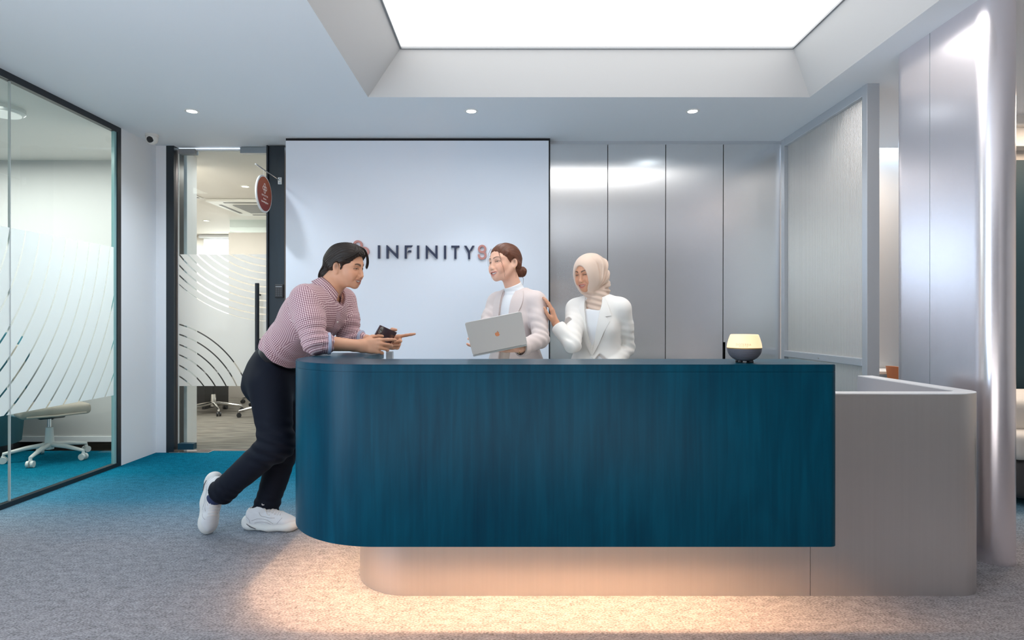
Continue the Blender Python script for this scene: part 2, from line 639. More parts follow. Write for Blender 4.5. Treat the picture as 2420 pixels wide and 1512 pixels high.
# stadium shaped metal column
r_c = 0.085
yc0, yc1 = 2.875, 3.42
xc = 2.275 + r_c
pts = arc(xc, yc0, r_c, -PI, 0, 24) + arc(xc, yc1, r_c, 0, PI, 24)
cl = MB().prism(guard(pts + [pts[0]])[:-1], 0, H)
column = struct(cl.build('column', M['alu_column'], angle=60))
column['label'] = 'tall brushed metal clad column with rounded ends at the right'
boxo('seam', (2.2742, 2.277, 3.188, 3.1905, 0, H), M['steel'], column)

# ------------------------------------------------------------------ tall metal cabinets behind the desk
cab = thing('wall_cabinet', 'built-in wall of four tall brushed metal cabinet doors', 'cabinet', (1.35, 5.1, 0))
boxo('carcass', (0.352, 2.35, 5.145, 5.235, 0.0, 2.69), M['dark_gap'], cab)


def lean(o):
    # doors tilted forward to raise the ceiling panel's reflection in them
    for v in o.data.vertices:
        v.co.y -= .0078 * v.co.z
    return o


xs = [0.352, 0.853, 1.3535, 1.8515, 2.350]
for i in range(4):
    a, b = xs[i] + .003, xs[i + 1] - .003
    if i < 3:
        lean(boxo('door', (a, b, 5.115, 5.145, 0.02, 2.692), M['alu'], cab))
    else:      # last door has a finger pull cut into its edge
        z1, z0 = P(0, 808, 5.115)[2], 0.75
        pl = [(a, 0.02), (b, 0.02), (b, 2.692), (a, 2.692), (a, z1), (a + .018, z1), (a + .018, z0), (a, z0)]
        lean(MB().prism(pl, 0, .03, R=XZ, at=(0, 5.145, 0)).build('door', M['alu'], cab, smooth=False))

# ------------------------------------------------------------------ reeded partition on the right
part = thing('reeded_screen', 'full height reeded glass screen in a grey metal frame beside the cabinets', 'screen', (2.38, 4.5, 0))
sx0, sx1, sy0, sy1 = 2.345, 2.425, 3.86, 5.08
boxo('post', (sx0 - .002, sx1, sy0, sy0 + .055, 0, H), M['alu_frame'], part, .002)
boxo('post', (sx0 - .002, sx1, sy1 - .055, sy1, 0, H), M['alu_frame'], part, .002)
boxo('top_rail', (sx0, sx1, sy0 + .055, sy1 - .055, 2.655, H), M['alu_frame'], part, .002)
boxo('mid_rail', (sx0 - .006, sx1, sy0 + .055, sy1 - .055, 0.865, 0.915), M['alu_frame'], part, .003)
boxo('bottom_rail', (sx0, sx1, sy0 + .055, sy1 - .055, 0, 0.06), M['alu_frame'], part, .002)
MB().cyl((sx0 - .012, 4.45, 0.885), (sx0 - .002, 4.45, 0.885), .006, seg=12).build('rail_button', M['chrome'], part)
M['reeded'] = mat('reeded_glass', (0.62, 0.59, 0.56), 0.28, 0.65)


def reeds(z0, z1):
    n = 74
    y0, y1 = sy0 + .055, sy1 - .055
    ys, xsn = [], []
    for i in range(n):
        for k in range(4):
            f = (i + k / 4) / n
            ys.append(y0 + (y1 - y0) * f)
            xsn.append(2.378 - .0045 * math.sin(PI * k / 4) ** 0.8)
    ys.append(y1)
    xsn.append(2.378)
    v, f = [], []
    for x, y in zip(xsn, ys):
        v += [(x, y, z0), (x, y, z1)]
    for i in range(len(ys) - 1):
        f.append((2 * i, 2 * i + 2, 2 * i + 3, 2 * i + 1))
    b = len(v)
    v += [(2.384, y0, z0), (2.384, y0, z1), (2.384, y1, z0), (2.384, y1, z1)]
    f.append((b, b + 1, b + 3, b + 2))
    return MB().raw(v, f)


reeds(0.915, 2.655).build('reeded_pane', M['reeded'], part, angle=80)
reeds(0.06, 0.865).build('reeded_pane', M['reeded'], part, angle=80)

# ------------------------------------------------------------------ left glazed wall (window_1)
GX = -3.15
w1 = struct(thing('window_1', 'black framed glass wall with striped frosted film at the left', None, (GX, 3.0, 0)))
MB().box(GX - .02, GX + .02, 4.715, 4.76, 0, H).build('frame', M['black'], w1, smooth=False)
MB().box(GX - .02, GX + .02, 1.2, 4.715, 2.675, H).build('frame', M['black'], w1, smooth=False)
MB().box(GX - .02, GX + .02, 1.2, 4.715, 0, .030).build('frame', M['black'], w1, smooth=False)
Yj = 3.15 * F_PX / (CX - 22)
for a, b in ((1.2, Yj - .002), (Yj + .002, 4.715)):
    boxo('pane', (GX - .005, GX + .005, a, b, .03, 2.675), M['glass'], w1)
boxo('pane_joint', (GX - .006, GX + .006, Yj - .004, Yj + .004, .03, 2.675), mat('pane_joint', (0.55, 0.60, 0.58), 0.3), w1)
boxo('pane_edge', (GX - .012, GX + .012, 4.690, 4.715, .03, 2.675), M['glass_edge'], w1)
M['film_left'] = film_mat('frosted_film_left', [(1, 2.5, 1.95, 1.0, 2.95, .115, .013, -1.35, 0.06)], (0.93, 0.95, 0.95), 0.10)
fm = MB().box(GX + .0055, GX + .0062, 1.2, 4.69, .575, 1.752)
o = fm.build('frosted_film', M['film_left'], None, smooth=False)
o.parent = w1
o.location = -w1.location

# meeting room behind the glass
M['room_paint'] = mat('room_paint', (0.62, 0.61, 0.60), 0.6)
struct(boxo('wall_meeting_room', (-7.0, GX - .03, 5.71, 5.83, 0, 3.0), M['room_paint']))
struct(boxo('wall_meeting_room_left', (-7.1, -7.0, 1.2, 5.8, 0, 3.0), M['white_paint']))
struct(boxo('wall_meeting_room_front', (-7.0, GX, 1.1, 1.2, 0, 3.0), M['white_paint']))
struct(boxo('ceiling_meeting_room', (-7.0, GX, 1.2, 5.40, H, H + .06), M['warm_paint']))
struct(boxo('ceiling_meeting_room_slot', (-7.0, GX, 5.40, 5.83, 3.0, 3.05), M['warm_paint']))
struct(boxo('trim_6', (-7.0, GX - .03, 5.40, 5.41, H + .06, 3.0), M['warm_paint']))
struct(boxo('baseboard_meeting_room', (-7.0, GX - .03, 5.698, 5.71, 0, .05), M['white_paint']))

cl_ = thing('ceiling_lamp', 'round white ceiling lamp behind the left glass wall', 'light', tuple(P(6, 262, 4.30)[:2]) + (H,))
MB().lathe([(0.0, -.045), (.12, -.045), (.135, -.03), (.135, 0)], seg=32, c=(cl_.location.x, cl_.location.y, H)).build('shade', M['white_plastic'], cl_)
MB().lathe([(0, -.05), (.11, -.05), (.11, -.044)], seg=32, c=(cl_.location.x, cl_.location.y, H)).build('diffuser', mat('lamp_off', (0.8, 0.8, 0.78), .5, emit=(1, .96, .9), strength=.35), cl_)


def star_chair(name, label, loc, rz, metal, seat_mat, castor, hub_z, group=None, back=True, seat_z=.44, foot_r=.30, cup=None):
    """swivel chair on a five-armed castor base; every castor, arm and wheel stands where it does on the real chair"""
    r = thing(name, label, 'chair', (0, 0, 0), group)
    MB().lathe([(.032, .085), (.034, hub_z * .5), (.026, hub_z), (.0, hub_z)], seg=20).build('column', metal, r)
    MB().cyl((0, 0, hub_z), (0, 0, seat_z - .05), .014, seg=14).build('gas_lift', M['black_plastic'] if cup is None else M['chrome'], r)
    for k in range(5):
        a = 2 * PI * k / 5
        c, s = math.cos(a), math.sin(a)
        lg = MB().tube([(.02 * c, .02 * s, .125), (.15 * c, .15 * s, .110), (foot_r * c, foot_r * s, .078), (foot_r * c, foot_r * s, .05)], [.021, .018, .013, .012], 10).build('base_arm', metal, r)
        w = MB()
        px_, py_ = foot_r * c, foot_r * s
        for d in (-.016, .016):
            w.cyl((px_ - s * (d - .009), py_ + c * (d - .009), .027), (px_ - s * (d + .009), py_ + c * (d + .009), .027), .027, seg=16)
        w.box(px_ - .012, px_ + .012, py_ - .012, py_ + .012, .03, .062, .004)
        w.build('castor', castor, lg)
    MB().box(-.10, .10, -.09, .09, seat_z - .075, seat_z - .04, .012).build('tilt_box', M['black_plastic'], r)
    MB().tube([(.09, 0, seat_z - .06), (.15, -.03, seat_z - .075), (.17, -.06, seat_z - .10)], [.012, .014, .022], 8).build('lever', M['black_plastic'], r)
    s_ = MB().box(-.24, .24, -.24, .24, seat_z - .045, seat_z + .045, .032, seg=3)
    s_.build('seat', seat_mat, r)
    MB().tube([(-.235, -.2, seat_z - .03), (-.245, 0, seat_z - .035), (-.235, .2, seat_z - .03)], .009, 8).build('seat_rail', seat_mat, r)
    if back:
        MB().box(-.22, .22, .20, .24, seat_z + .12, seat_z + .55, .018, seg=3).build('backrest', seat_mat, r)
        MB().tube([(0, .12, seat_z - .05), (0, .25, seat_z - .02), (0, .26, seat_z + .2), (0, .24, seat_z + .35)], [.02, .02, .018, .014], 10).build('back_bracket', metal, r)
    r.location = loc
    r.rotation_euler = (0, 0, rz)
    return r


star_chair('swivel_chair', 'white framed swivel chair with taupe seat behind the left glass wall', (-3.88, 4.98, 0), 2.45, M['white_plastic'], M['taupe'], M['white_plastic'], .27, cup=1, seat_z=.425)

tcx, tcy = -4.70, 5.08
ta = thing('tub_chair', 'dark teal tub chair half hidden by the frosted film at the far left', 'chair', (tcx, tcy, 0))
M['teal_fabric'] = mat('teal_fabric', (0.012, 0.115, 0.15), .8, bump=(300, .2, S3))
v, f = [], []
for i in range(21):
    an = PI * (-.25 + 1.5 * i / 20)
    t_ = 1.06 - .22 * abs(i / 20 - .5) * 2
    for z, k in ((.10, -.01), (.45, .02), (t_, .05), (t_, -.03), (.46, -.08), (.10, -.08)):
        v.append((tcx + (.40 + k) * math.cos(an), tcy + (.40 + k) * math.sin(an), z))
for i in range(20):
    for j in range(6):
        f.append((i * 6 + j, (i + 1) * 6 + j, (i + 1) * 6 + (j + 1) % 6, i * 6 + (j + 1) % 6))
f += [tuple(range(6)), tuple(120 + j for j in range(6))]
MB().raw(v, f).build('backrest', M['teal_fabric'], ta, angle=60)
MB().lathe([(0, .10), (.30, .10), (.315, .14), (.315, .40), (.29, .45), (0, .47)], c=(tcx, tcy, 0), seg=36).build('seat', M['teal_fabric'], ta)
MB().lathe([(0, 0), (.33, 0), (.33, .10), (0, .10)], c=(tcx, tcy, 0), seg=36).build('base', M['black'], ta)

# ------------------------------------------------------------------ glass door (door_1) and its frame
DY = 5.23
d1 = struct(thing('door_1', 'frameless glass door with frosted film and long black handle', None, (-2.5, DY, 0)))
boxo('jamb', (-3.04, -2.972, DY, DY + .16, 0, H), M['black_panel'], d1)
boxo('jamb', (-2.125, -1.98, DY - .03, DY + .16, 0, H - .01), M['black_panel'], d1)
boxo('jamb_edge', (-2.132, -2.118, DY - .05, DY - .03, 0, H - .01), M['black'], d1)
gx0, gx1 = -2.955, -2.135
boxo('pane', (gx0, gx1, DY + .045, DY + .057, .02, 2.69), M['glass'], d1)
boxo('pane_edge', (gx0 - .006, gx0, DY + .044, DY + .058, .02, 2.69), mat('pane_edge_light', (0.75, 0.72, 0.72), 0.3), d1)
boxo('head_strip', (gx0, gx1, DY + .035, DY + .067, 2.69, 2.70), M['white_paint'], d1)
M['film_door'] = film_mat('frosted_film_door', [(0, -3.2, .25, .485, .95, .086, .012, 0.0, 1.6), (0, -2.1, 2.42, .70, 1.26, .0615, .012, -2.55, -1.45)], (0.88, 0.87, 0.85), 0.12)
o = MB().box(gx0, gx1, DY + .0435, DY + .0445, .585, 1.762).build('frosted_film', M['film_door'], None, smooth=False)
o.parent = d1
o.location = -d1.location
boxo('top_patch_fitting', (gx0 + .01, gx0 + .16, DY + .02, DY + .08, 2.655, 2.70), M['grey_plastic'], d1, .003)
boxo('top_lock_fitting', (gx1 - .26, gx1 - .01, DY + .02, DY + .08, 2.66, 2.715), M['steel'], d1, .003)
boxo('bottom_patch_fitting', (gx0 + .005, gx0 + .145, DY + .02, DY + .08, .02, .075), M['teal_cabinet'], d1, .003)
boxo('floor_closer_cover', (gx0 - .05, gx0 + .30, DY - .02, DY + .09, 0, .006), M['chrome'], d1, .002)
h1 = MB().tube([(-2.225, DY - .02, .905), (-2.225, DY - .02, 1.50)], .018, 12).build('handle', M['black'], d1)
for z in (1.0, 1.40):
    MB().cyl((-2.225, DY - .02, z), (-2.225, DY + .045, z), .009, seg=10).build('handle_stud', M['black'], h1)
# door entry keypad on the black jamb
kp = thing('door_keypad', 'small black access keypad on the dark door jamb', 'keypad', (-2.03, DY - .03, 1.42))
kx, kz = P(661, 690, DY - .03)[0], P(661, 688, DY - .03)[2]
boxo('body', (kx - .037, kx + .037, DY - .052, DY - .031, kz - .06, kz + .06), M['black_plastic'], kp, .006)
boxo('display', (kx - .028, kx + .028, DY - .0535, DY - .051, kz + .034, kz + .044), M['grey_plastic'], kp)
for r_ in range(4):
    for c_ in range(3):
        boxo('key', (kx - .027 + c_ * .02, kx - .013 + c_ * .02, DY - .0535, DY - .051, kz + .012 - r_ * .018, kz + .024 - r_ * .018), mat('key_grey', (0.07, 0.07, 0.075), .5) if (r_, c_) == (0, 0) else bpy.data.materials['key_grey'], kp)

# round red blade sign hanging from a rod
bl = thing('hanging_sign', 'round red company sign hanging from a thin rod beside the glass door', 'sign', (-2.02, 4.85, 2.21))
bx_, by_ = -2.018, DY - .03
boxo('wall_plate', (bx_ - .017, bx_ + .017, by_ - .008, by_, 2.37, 2.43), M['white_plastic'], bl, .001)
for z in (2.382, 2.418):
    MB().cyl((bx_, by_ - .012, z), (bx_, by_ - .007, z), .006, seg=10).build('screw', M['steel'], bl)
MB().cyl((bx_, by_ - .008, 2.40), (bx_, 4.70, 2.415), .005, seg=10).build('rod', M['chrome'], bl)
MB().lathe([(0, -.007), (.007, -.004), (.007, .004), (0, .007)], c=(bx_, 4.70, 2.415), seg=12).build('rod_tip', M['white_plastic'], bl)
MB().cyl((bx_, 4.85, 2.36), (bx_, 4.85, 2.41), .0015, seg=6).build('cord', M['white_plastic'], bl)
scz = 2.21
MB().lathe([(0, -.007), (.150, -.007), (.153, -.004), (.153, .004), (.150, .007), (0, .007)], c=(bx_, 4.85, scz), seg=48, R=((0, 0, 1), (1, 0, 0), (0, 1, 0))).build('rim_disc', M['white_plastic'], bl)
redm, nt, b_ = new_mat('red_orange_print')
tc = nt.nodes.new('ShaderNodeTexCoord')
sp = nt.nodes.new('ShaderNodeSeparateXYZ')
nt.links.new(tc.outputs['Generated'], sp.inputs[0])
rp = nt.nodes.new('ShaderNodeValToRGB')
rp.color_ramp.elements[0].color = (0.22, 0.008, 0.012, 1)
rp.color_ramp.elements[1].color = (0.42, 0.085, 0.018, 1)
nt.links.new(sp.outputs[2], rp.inputs[0])
nt.links.new(rp.outputs[0], b_.inputs['Base Color'])
b_.inputs['Roughness'].default_value = 0.5
for sgn in (1, -1):
    MB().lathe([(0, 0), (.139, 0), (.139, .0015), (0, .0015)], c=(bx_ + sgn * .0078, 4.85, scz), seg=48, R=((0, 0, sgn), (sgn, 0, 0), (0, 1, 0))).build('print_disc', redm, bl)


def text_mesh(s, size, depth, bold=0.0, spacing=1.0):
    cu = bpy.data.curves.new('txt', 'FONT')
    cu.body = s
    cu.size = size
    cu.align_x = 'CENTER'
    cu.extrude = depth
    cu.offset = bold
    cu.space_character = spacing
    cu.resolution_u = 3
    o = bpy.data.objects.new('txt', cu)
    COL.objects.link(o)
    dg = bpy.context.evaluated_depsgraph_get()
    me = bpy.data.meshes.new_from_object(o.evaluated_get(dg))
    bpy.data.objects.remove(o)
    bpy.data.curves.remove(cu)
    return me


def text_obj(name, s, size, m, parent, R, at, depth=.001, bold=0.0, spacing=1.0):
    me = text_mesh(s, size, depth, bold, spacing)
    me.transform(Matrix([list(r) for r in R]).to_4x4())
    me.transform(Matrix.Translation(Vector(at)))
    me.materials.clear()
    return link_mesh(name, me, m, parent, False)


M['print_white'] = mat('print_white', (0.85, 0.72, 0.66), 0.5)


def emblem(name, m, parent, R, at, size, w, depth, off=.68):
    """knot of four loops: a rounded figure of eight standing, one lying across it"""
    b = MB()
    for ang in (0, PI / 2):
        for s in (1, -1):
            cx_, cy_ = (0, s * size * off) if ang == 0 else (s * size * off, 0)
            n = 28
            ro, ri = size * .5, size * .5 - w
            po = [(cx_ + ro * math.cos(2 * PI * k / n), cy_ + ro * math.sin(2 * PI * k / n)) for k in range(n)]
            pi_ = [(cx_ + ri * math.cos(2 * PI * k / n), cy_ + ri * math.sin(2 * PI * k / n)) for k in range(n)]
            v = [(x, y, 0) for x, y in po] + [(x, y, 0) for x, y in pi_] + [(x, y, depth) for x, y in po] + [(x, y, depth) for x, y in pi_]
            f = []
            for k in range(n):
                j = (k + 1) % n
                f += [(2 * n + k, 2 * n + j, 3 * n + j, 3 * n + k), (k, j, 2 * n + j, 2 * n + k), (n + j, n + k, 3 * n + k, 3 * n + j), (j, k, n + k, n + j)]
            Rm = np.array(R, float)
            v = [tuple(Rm @ np.array(p) + np.array(at)) for p in v]
            b.raw(v, f)
    return b.build(name, m, parent, smooth=False)


RS = ((0, 0, 1), (1, 0, 0), (0, 1, 0))     # print on the face that looks towards +x, read with +y to the right
sxp = bx_ + .0095
emblem('emblem', M['print_white'], bl, RS, (sxp, 4.85, scz + .045), .036, .007, .001)
text_obj('lettering', 'INFINITY8', .022, M['print_white'], bl, RS, (sxp, 4.85, scz - .022), spacing=1.25)
text_obj('lettering', 'Reserve', .017, M['print_white'], bl, RS, (sxp, 4.85, scz - .046), bold=.0006)
text_obj('lettering', 'Coworking Space', .019, M['print_white'], bl, RS, (sxp, 4.85, scz - .073), bold=.0008)

# dome camera
cc = P(359, 321, 4.92)
cv = thing('security_camera', 'small white dome security camera on the ceiling above the glass door', 'camera', (cc[0], cc[1], H))
MB().lathe([(.0, -.02), (.05, -.02), (.05, 0)], c=(cc[0], cc[1], H), seg=28).build('base', M['white_plastic'], cv)
MB().lathe([(0, -.085), (.022, -.08), (.04, -.062), (.046, -.04), (.044, -.02)], c=(cc[0], cc[1], H), seg=28).build('dome', M['white_plastic'], cv)
MB().lathe([(0, .03), (.016, .028), (.024, .018), (.027, 0)], c=(cc[0] + .004, cc[1] - .024, H - .052), seg=20, R=((1, 0, 0), (0, .35, -.94), (0, .94, .35))).build('lens', M['black_plastic'], cv)

# ------------------------------------------------------------------ downlights


def downlight(m):
    r = thing('downlight', 'x', 'light', (0, 0, 0))
    MB().lathe([(.034, -.001), (.036, -.004), (.050, -.003), (.052, 0)], seg=28, close=False).build('trim_ring', M['white_plastic'], r)
    MB().lathe([(0, -.002), (.034, -.002)], seg=24, close=False).build('lens', m, r)
    return r


dl = downlight(M['cold_lamp'])
dl.location = (-2.35, 4.37, H)
dl['label'] = 'bright recessed ceiling downlight over the carpet left of the light panel'
dl['group'] = 'recessed downlights'
for x, lb in ((-0.28, 'bright recessed ceiling downlight in front of the white logo wall'), (1.36, 'bright recessed ceiling downlight in front of the metal cabinets')):
    c = copy_tree(dl)
    c.location = (x, 4.37, H)
    c['label'] = lb

# ------------------------------------------------------------------ office beyond the glass door
struct(boxo('ceiling_office', (-8, -1, 5.36, 11.2, H + .001, H + .06), M['warm_paint']))
struct(boxo('wall_office_back', (-8, -1, 10.7, 10.8, 0, H), M['warm_paint']))
struct(boxo('wall_office_left', (-8.1, -8, 5.8, 11, 0, H), M['warm_paint']))
struct(boxo('wall_office_right', (-1.1, -1.0, 5.36, 11, 0, H), M['warm_paint']))
struct(boxo('wall_office_front', (-8, -3.145, 5.83, 5.86, 0, H), M['warm_paint']))
struct(boxo('pillar_office', (-3.14, -2.975, 5.45, 5.62, 0, H), M['white_paint']))
struct(boxo('wall_office_partition', (-4.28, -1.1, 9.0, 9.1, 0, H - .20), M['beige_paint']))
struct(boxo('window_2', (-4.28, -1.1, 9.04, 9.06, H - .20, H), M['glass']))
w3 = struct(thing('window_3', 'bright daylight window at the far end of the office', None, (-5.0, 10.66, 1.4)))
boxo('pane', (-5.42, -4.35, 10.67, 10.70, .75, 2.645), M['window_glow'], w3)
for d in ((-5.50, -5.42, .70, 2.69), (-4.35, -4.27, .70, 2.69)):
    boxo('frame', (d[0], d[1], 10.62, 10.70, d[2], d[3]), M['white_paint'], w3)
boxo('frame', (-5.42, -4.35, 10.62, 10.70, 2.645, 2.69), M['white_paint'], w3)
boxo('blind_box', (-5.55, -4.2, 10.54, 10.62, 2.66, 2.715), M['white_paint'], w3)

ac = thing('air_conditioner', 'square white ceiling cassette air conditioner beyond the glass door', 'air conditioner', (-3.3, 8.0, H))
boxo('panel', (-3.86, -2.82, 7.48, 8.52, H - .035, H), M['white_plastic'], ac, .012)
boxo('grille', (-3.62, -3.06, 7.72, 8.28, H - .043, H - .033), M['grey_plastic'], ac, .004)
for d in ((-3.66, -3.02, 7.55, 7.59), (-3.66, -3.02, 8.41, 8.45), (-3.79, -3.75, 7.70, 8.30), (-2.93, -2.89, 7.70, 8.30)):
    boxo('air_slot', (*d, H - .038, H - .034), M['black_plastic'], ac)
for x, y, lb in ((-3.04, 6.8, 'glowing downlight nearest the glass door in the office ceiling'), (-4.67, 9.1, 'small glowing downlight far back in the office ceiling')):
    r = thing('office_downlight', lb, 'light', (x, y, H), 'office ceiling downlights')
    MB().lathe([(.038, -.001), (.040, -.006), (.050, -.004), (.052, 0)], c=(x, y, H), seg=28, close=False).build('trim_ring', M['white_plastic'], r)
    MB().lathe([(0, -.003), (.038, -.003)], c=(x, y, H), seg=24, close=False).build('lens', M['warm_lamp'], r)
r = thing('air_diffuser', 'short white linear slot diffuser in the office ceiling', 'vent', (-3.95, 7.4, H))
boxo('slot_frame', (-4.05, -3.85, 7.28, 7.44, H - .012, H), M['white_plastic'], r, .003)
boxo('slot', (-4.03, -3.87, 7.34, 7.38, H - .014, H - .011), M['black_plastic'], r)

star_chair('office_chair', 'chrome based office chair seen whole through the glass door', (-3.76, 7.50, 0), .33, M['chrome'], M['black_plastic'], M['black_plastic'], .24, 'office chairs beyond the door', seat_z=.50, foot_r=.33)
star_chair('office_chair', 'chrome based office chair half hidden by the leaning man', (-2.98, 7.30, 0), 1.1, M['chrome'], M['black_plastic'], M['black_plastic'], .24, 'office chairs beyond the door', seat_z=.50, foot_r=.33)
star_chair('office_chair', 'chrome based office chair farthest back beyond the door', (-3.45, 8.40, 0), .7, M['chrome'], M['black_plastic'], M['black_plastic'], .24, 'office chairs beyond the door', seat_z=.50, foot_r=.33)
dk = thing('office_desk', 'black fronted desk behind the office chairs', 'desk', (-4.5, 8.0, 0))
boxo('top', (-5.6, -3.9, 7.75, 8.5, .71, .74), M['white_plastic'], dk, .004)
boxo('modesty_panel', (-5.5, -4.05, 7.95, 7.98, .02, .70), M['black_plastic'], dk)
boxo('end_panel', (-4.06, -4.02, 7.80, 8.45, 0, .71), M['black_plastic'], dk)

# ------------------------------------------------------------------ lounge at the far right
sf = thing('sofa', 'cream upholstered lounge seat on a dark base at the right edge', 'sofa', (3.7, 3.9, 0))
MB().box(3.20, 4.6, 3.78, 4.45, .44, .66, .06, seg=4).build('backrest', M['cream'], sf)
MB().box(3.12, 4.7, 3.62, 4.40, .30, .47, .05, seg=4).build('seat_cushion', M['cream'], sf)
MB().box(3.16, 4.66, 3.66, 4.36, .05, .30, .05, seg=3).build('base', mat('sofa_base', (0.05, 0.048, 0.05), .5), sf)
oc = P(2137, 876, 4.75)
ch = thing('lounge_chair', 'orange shell chair mostly hidden behind the metal column', 'chair', (oc[0] + .12, 4.75, 0))
x_, y_ = oc[0] + .21, 4.75
bk = MB()
n = 30
v, f = [], []
for i in range(n + 1):
    a = PI * (.15 + 1.7 * i / n) + PI / 2 * 0
    for z in (.42, .60, .80 - .16 * (abs(i / n - .5) * 2) ** 2):
        for rr in (.235, .26):
            k = (z - .42) * .12
            v.append((x_ + (rr + k) * math.cos(a), y_ + (rr + k) * math.sin(a), z))
for i in range(n):
    b0, b1 = i * 6, (i + 1) * 6
    f += [(b0, b1, b1 + 2, b0 + 2), (b0 + 2, b1 + 2, b1 + 4, b0 + 4), (b0 + 1, b0 + 3, b1 + 3, b1 + 1), (b0 + 3, b0 + 5, b1 + 5, b1 + 3), (b0 + 4, b1 + 4, b1 + 5, b0 + 5), (b0, b0 + 1, b1 + 1, b1)]
for e in (0, n * 6):
    f += [(e, e + 2, e + 3, e + 1), (e + 2, e + 4, e + 5, e + 3)]
bk.raw(v, f).build('backrest', M['orange'], ch)
MB().lathe([(0, .40), (.22, .40), (.24, .43), (.22, .47), (0, .48)], c=(x_, y_, 0), seg=28).build('seat', M['orange'], ch)
for sx in (-1, 1):
    for sy in (-1, 1):
        MB().cyl((x_ + sx * .14, y_ + sy * .14, .41), (x_ + sx * .20, y_ + sy * .20, 0), .014, .010, 10).build('leg', M['black'], ch)
tb = thing('side_table', 'pale table top just visible between the glass screen and the column', 'table', (3.2, 5.28, 0))
boxo('table_top', (2.9, 3.6, 5.12, 5.43, .70, .73), M['cream'], tb, .005)
for sx in (2.95, 3.55):
    for sy in (5.16, 5.39):
        MB().cyl((sx, sy, 0), (sx, sy, .70), .018, seg=10).build('leg', M['black'], tb)

# ------------------------------------------------------------------ wall logo
LY = 5.0
lg = thing('company_logo', 'dark navy and copper company lettering mounted on the white wall', 'sign', (P(1020, 597, LY)[0], LY, P(0, 597, LY)[2]))
sc_ = LY / F_PX                       # metres per photo pixel on that wall


def lx(px):
    return (px - CX) * sc_


def lz(py):
    return EYE - (py - CY) * sc_


def letter(polys, m):
    b = MB()
    for p in polys:
        b.prism([(lx(880 + x * 290 / 2420), lz(560 + y * 80 / 668)) for x, y in p], .0, .016, R=XZ, at=(0, LY - .002, 0))
    return b.build('letter', m, lg, smooth=False)


NV = M['navy']
letter([[(116, 168), (158, 168), (158, 426), (116, 426)]], NV)
letter([[(284, 165), (300, 165), (476, 342), (476, 168), (515, 168), (515, 426), (496, 426), (326, 250), (326, 426), (284, 426)]], NV)
letter([[(644, 170), (798, 170), (772, 206), (684, 206), (684, 428), (644, 428)], [(724, 266), (770, 266), (770, 304), (692, 304)]], NV)
letter([[(886, 172), (928, 172), (928, 430), (886, 430)]], NV)
letter([[(1058, 170), (1074, 170), (1248, 346), (1248, 172), (1288, 172), (1288, 430), (1268, 430), (1098, 254), (1098, 430), (1058, 430)]], NV)
letter([[(1416, 172), (1458, 172), (1458, 432), (1416, 432)]], NV)
letter([[(1560, 174), (1720, 174), (1720, 210), (1660, 210), (1660, 433), (1620, 433), (1620, 210), (1560, 210)]], NV)
letter([[(1812, 176), (1858, 176), (1912, 264), (1930, 316), (1930, 435), (1890, 435), (1890, 318)], [(1972, 176), (2014, 176), (1956, 278), (1918, 278)]], NV)
# the figure eight: upper ring and an open lower ring, one stroke
eb = MB()
cx8, u8, l8 = 2166, 240, 362
for cyy, ro, ri, a0, a1 in ((u8, 82, 43, 0, 2 * PI), (l8, 86, 46, -PI * .60, PI * 1.08)):
    n = 36
    for i in range(n):
        a, b = a0 + (a1 - a0) * i / n, a0 + (a1 - a0) * (i + 1) / n
        q = [(cx8 + rr * math.cos(t_), cyy + rr * math.sin(t_)) for rr, t_ in ((ro, a), (ro, b), (ri, b), (ri, a))]
        eb.prism([(lx(880 + x * 290 / 2420), lz(560 + y * 80 / 668)) for x, y in q], .0, .016 if cyy == u8 else .0155, R=XZ, at=(0, LY - .002, 0))
eb.build('letter', M['copper'], lg, smooth=False)
emblem('emblem', M['copper'], lg, XZ, (lx(846.3), LY - .001, lz(595)), .082, .018, .015)

# ------------------------------------------------------------------ reception counter
YF, ZT, ZB = 2.30, 0.993, 0.282
XR, XL, RC = 1.287, -0.965, 0.445
YE = 3.18
outer = [(XR, 2.65), (XR, YF + .035)] + arc(XR - .035, YF + .035, .035, 0, -PI / 2, 8) + arc(XL + RC, YF + RC, RC, -PI / 2, -PI, 36) + [(XL, YE)]
inner = [(XR, 2.65)] + arc(-.675 + .10, 2.65 + .10, .10, -PI / 2, -PI, 10) + [(-.675, YE)]
cn = thing('reception_counter', 'long teal stained wooden reception counter with a rounded left end', 'counter', (0.2, 2.5, 0))
top = [(XR, 2.65)] + outer[2:] + inner[::-1][:-1]
MB().prism(top, ZT - .03, ZT, bevel=.002).build('countertop', M['veneer'], cn, angle=30)


def wall_strip(path, th, z0, z1):
    path = guard(path)
    # vertical skin following a plan path, thickness th to the right of travel
    n = len(path)
    off = []
    for i, p in enumerate(path):
        a, b = path[max(i - 1, 0)], path[min(i + 1, n - 1)]
        d = Vector((b[0] - a[0], b[1] - a[1])).normalized()
        off.append((p[0] + d.y * th, p[1] - d.x * th))
    v = [(x, y, z0) for x, y in path] + [(x, y, z0) for x, y in off] + [(x, y, z1) for x, y in path] + [(x, y, z1) for x, y in off]
    f = []
    for i in range(n - 1):
        f += [(i, i + 1, 2 * n + i + 1, 2 * n + i), (n + i + 1, n + i, 3 * n + i, 3 * n + i + 1), (i + 1, i, n + i, n + i + 1), (2 * n + i, 2 * n + i + 1, 3 * n + i + 1, 3 * n + i)]
    for e in (0, n - 1):
        f.append((e, n + e, 3 * n + e, 2 * n + e))
    return MB().raw(v, f)


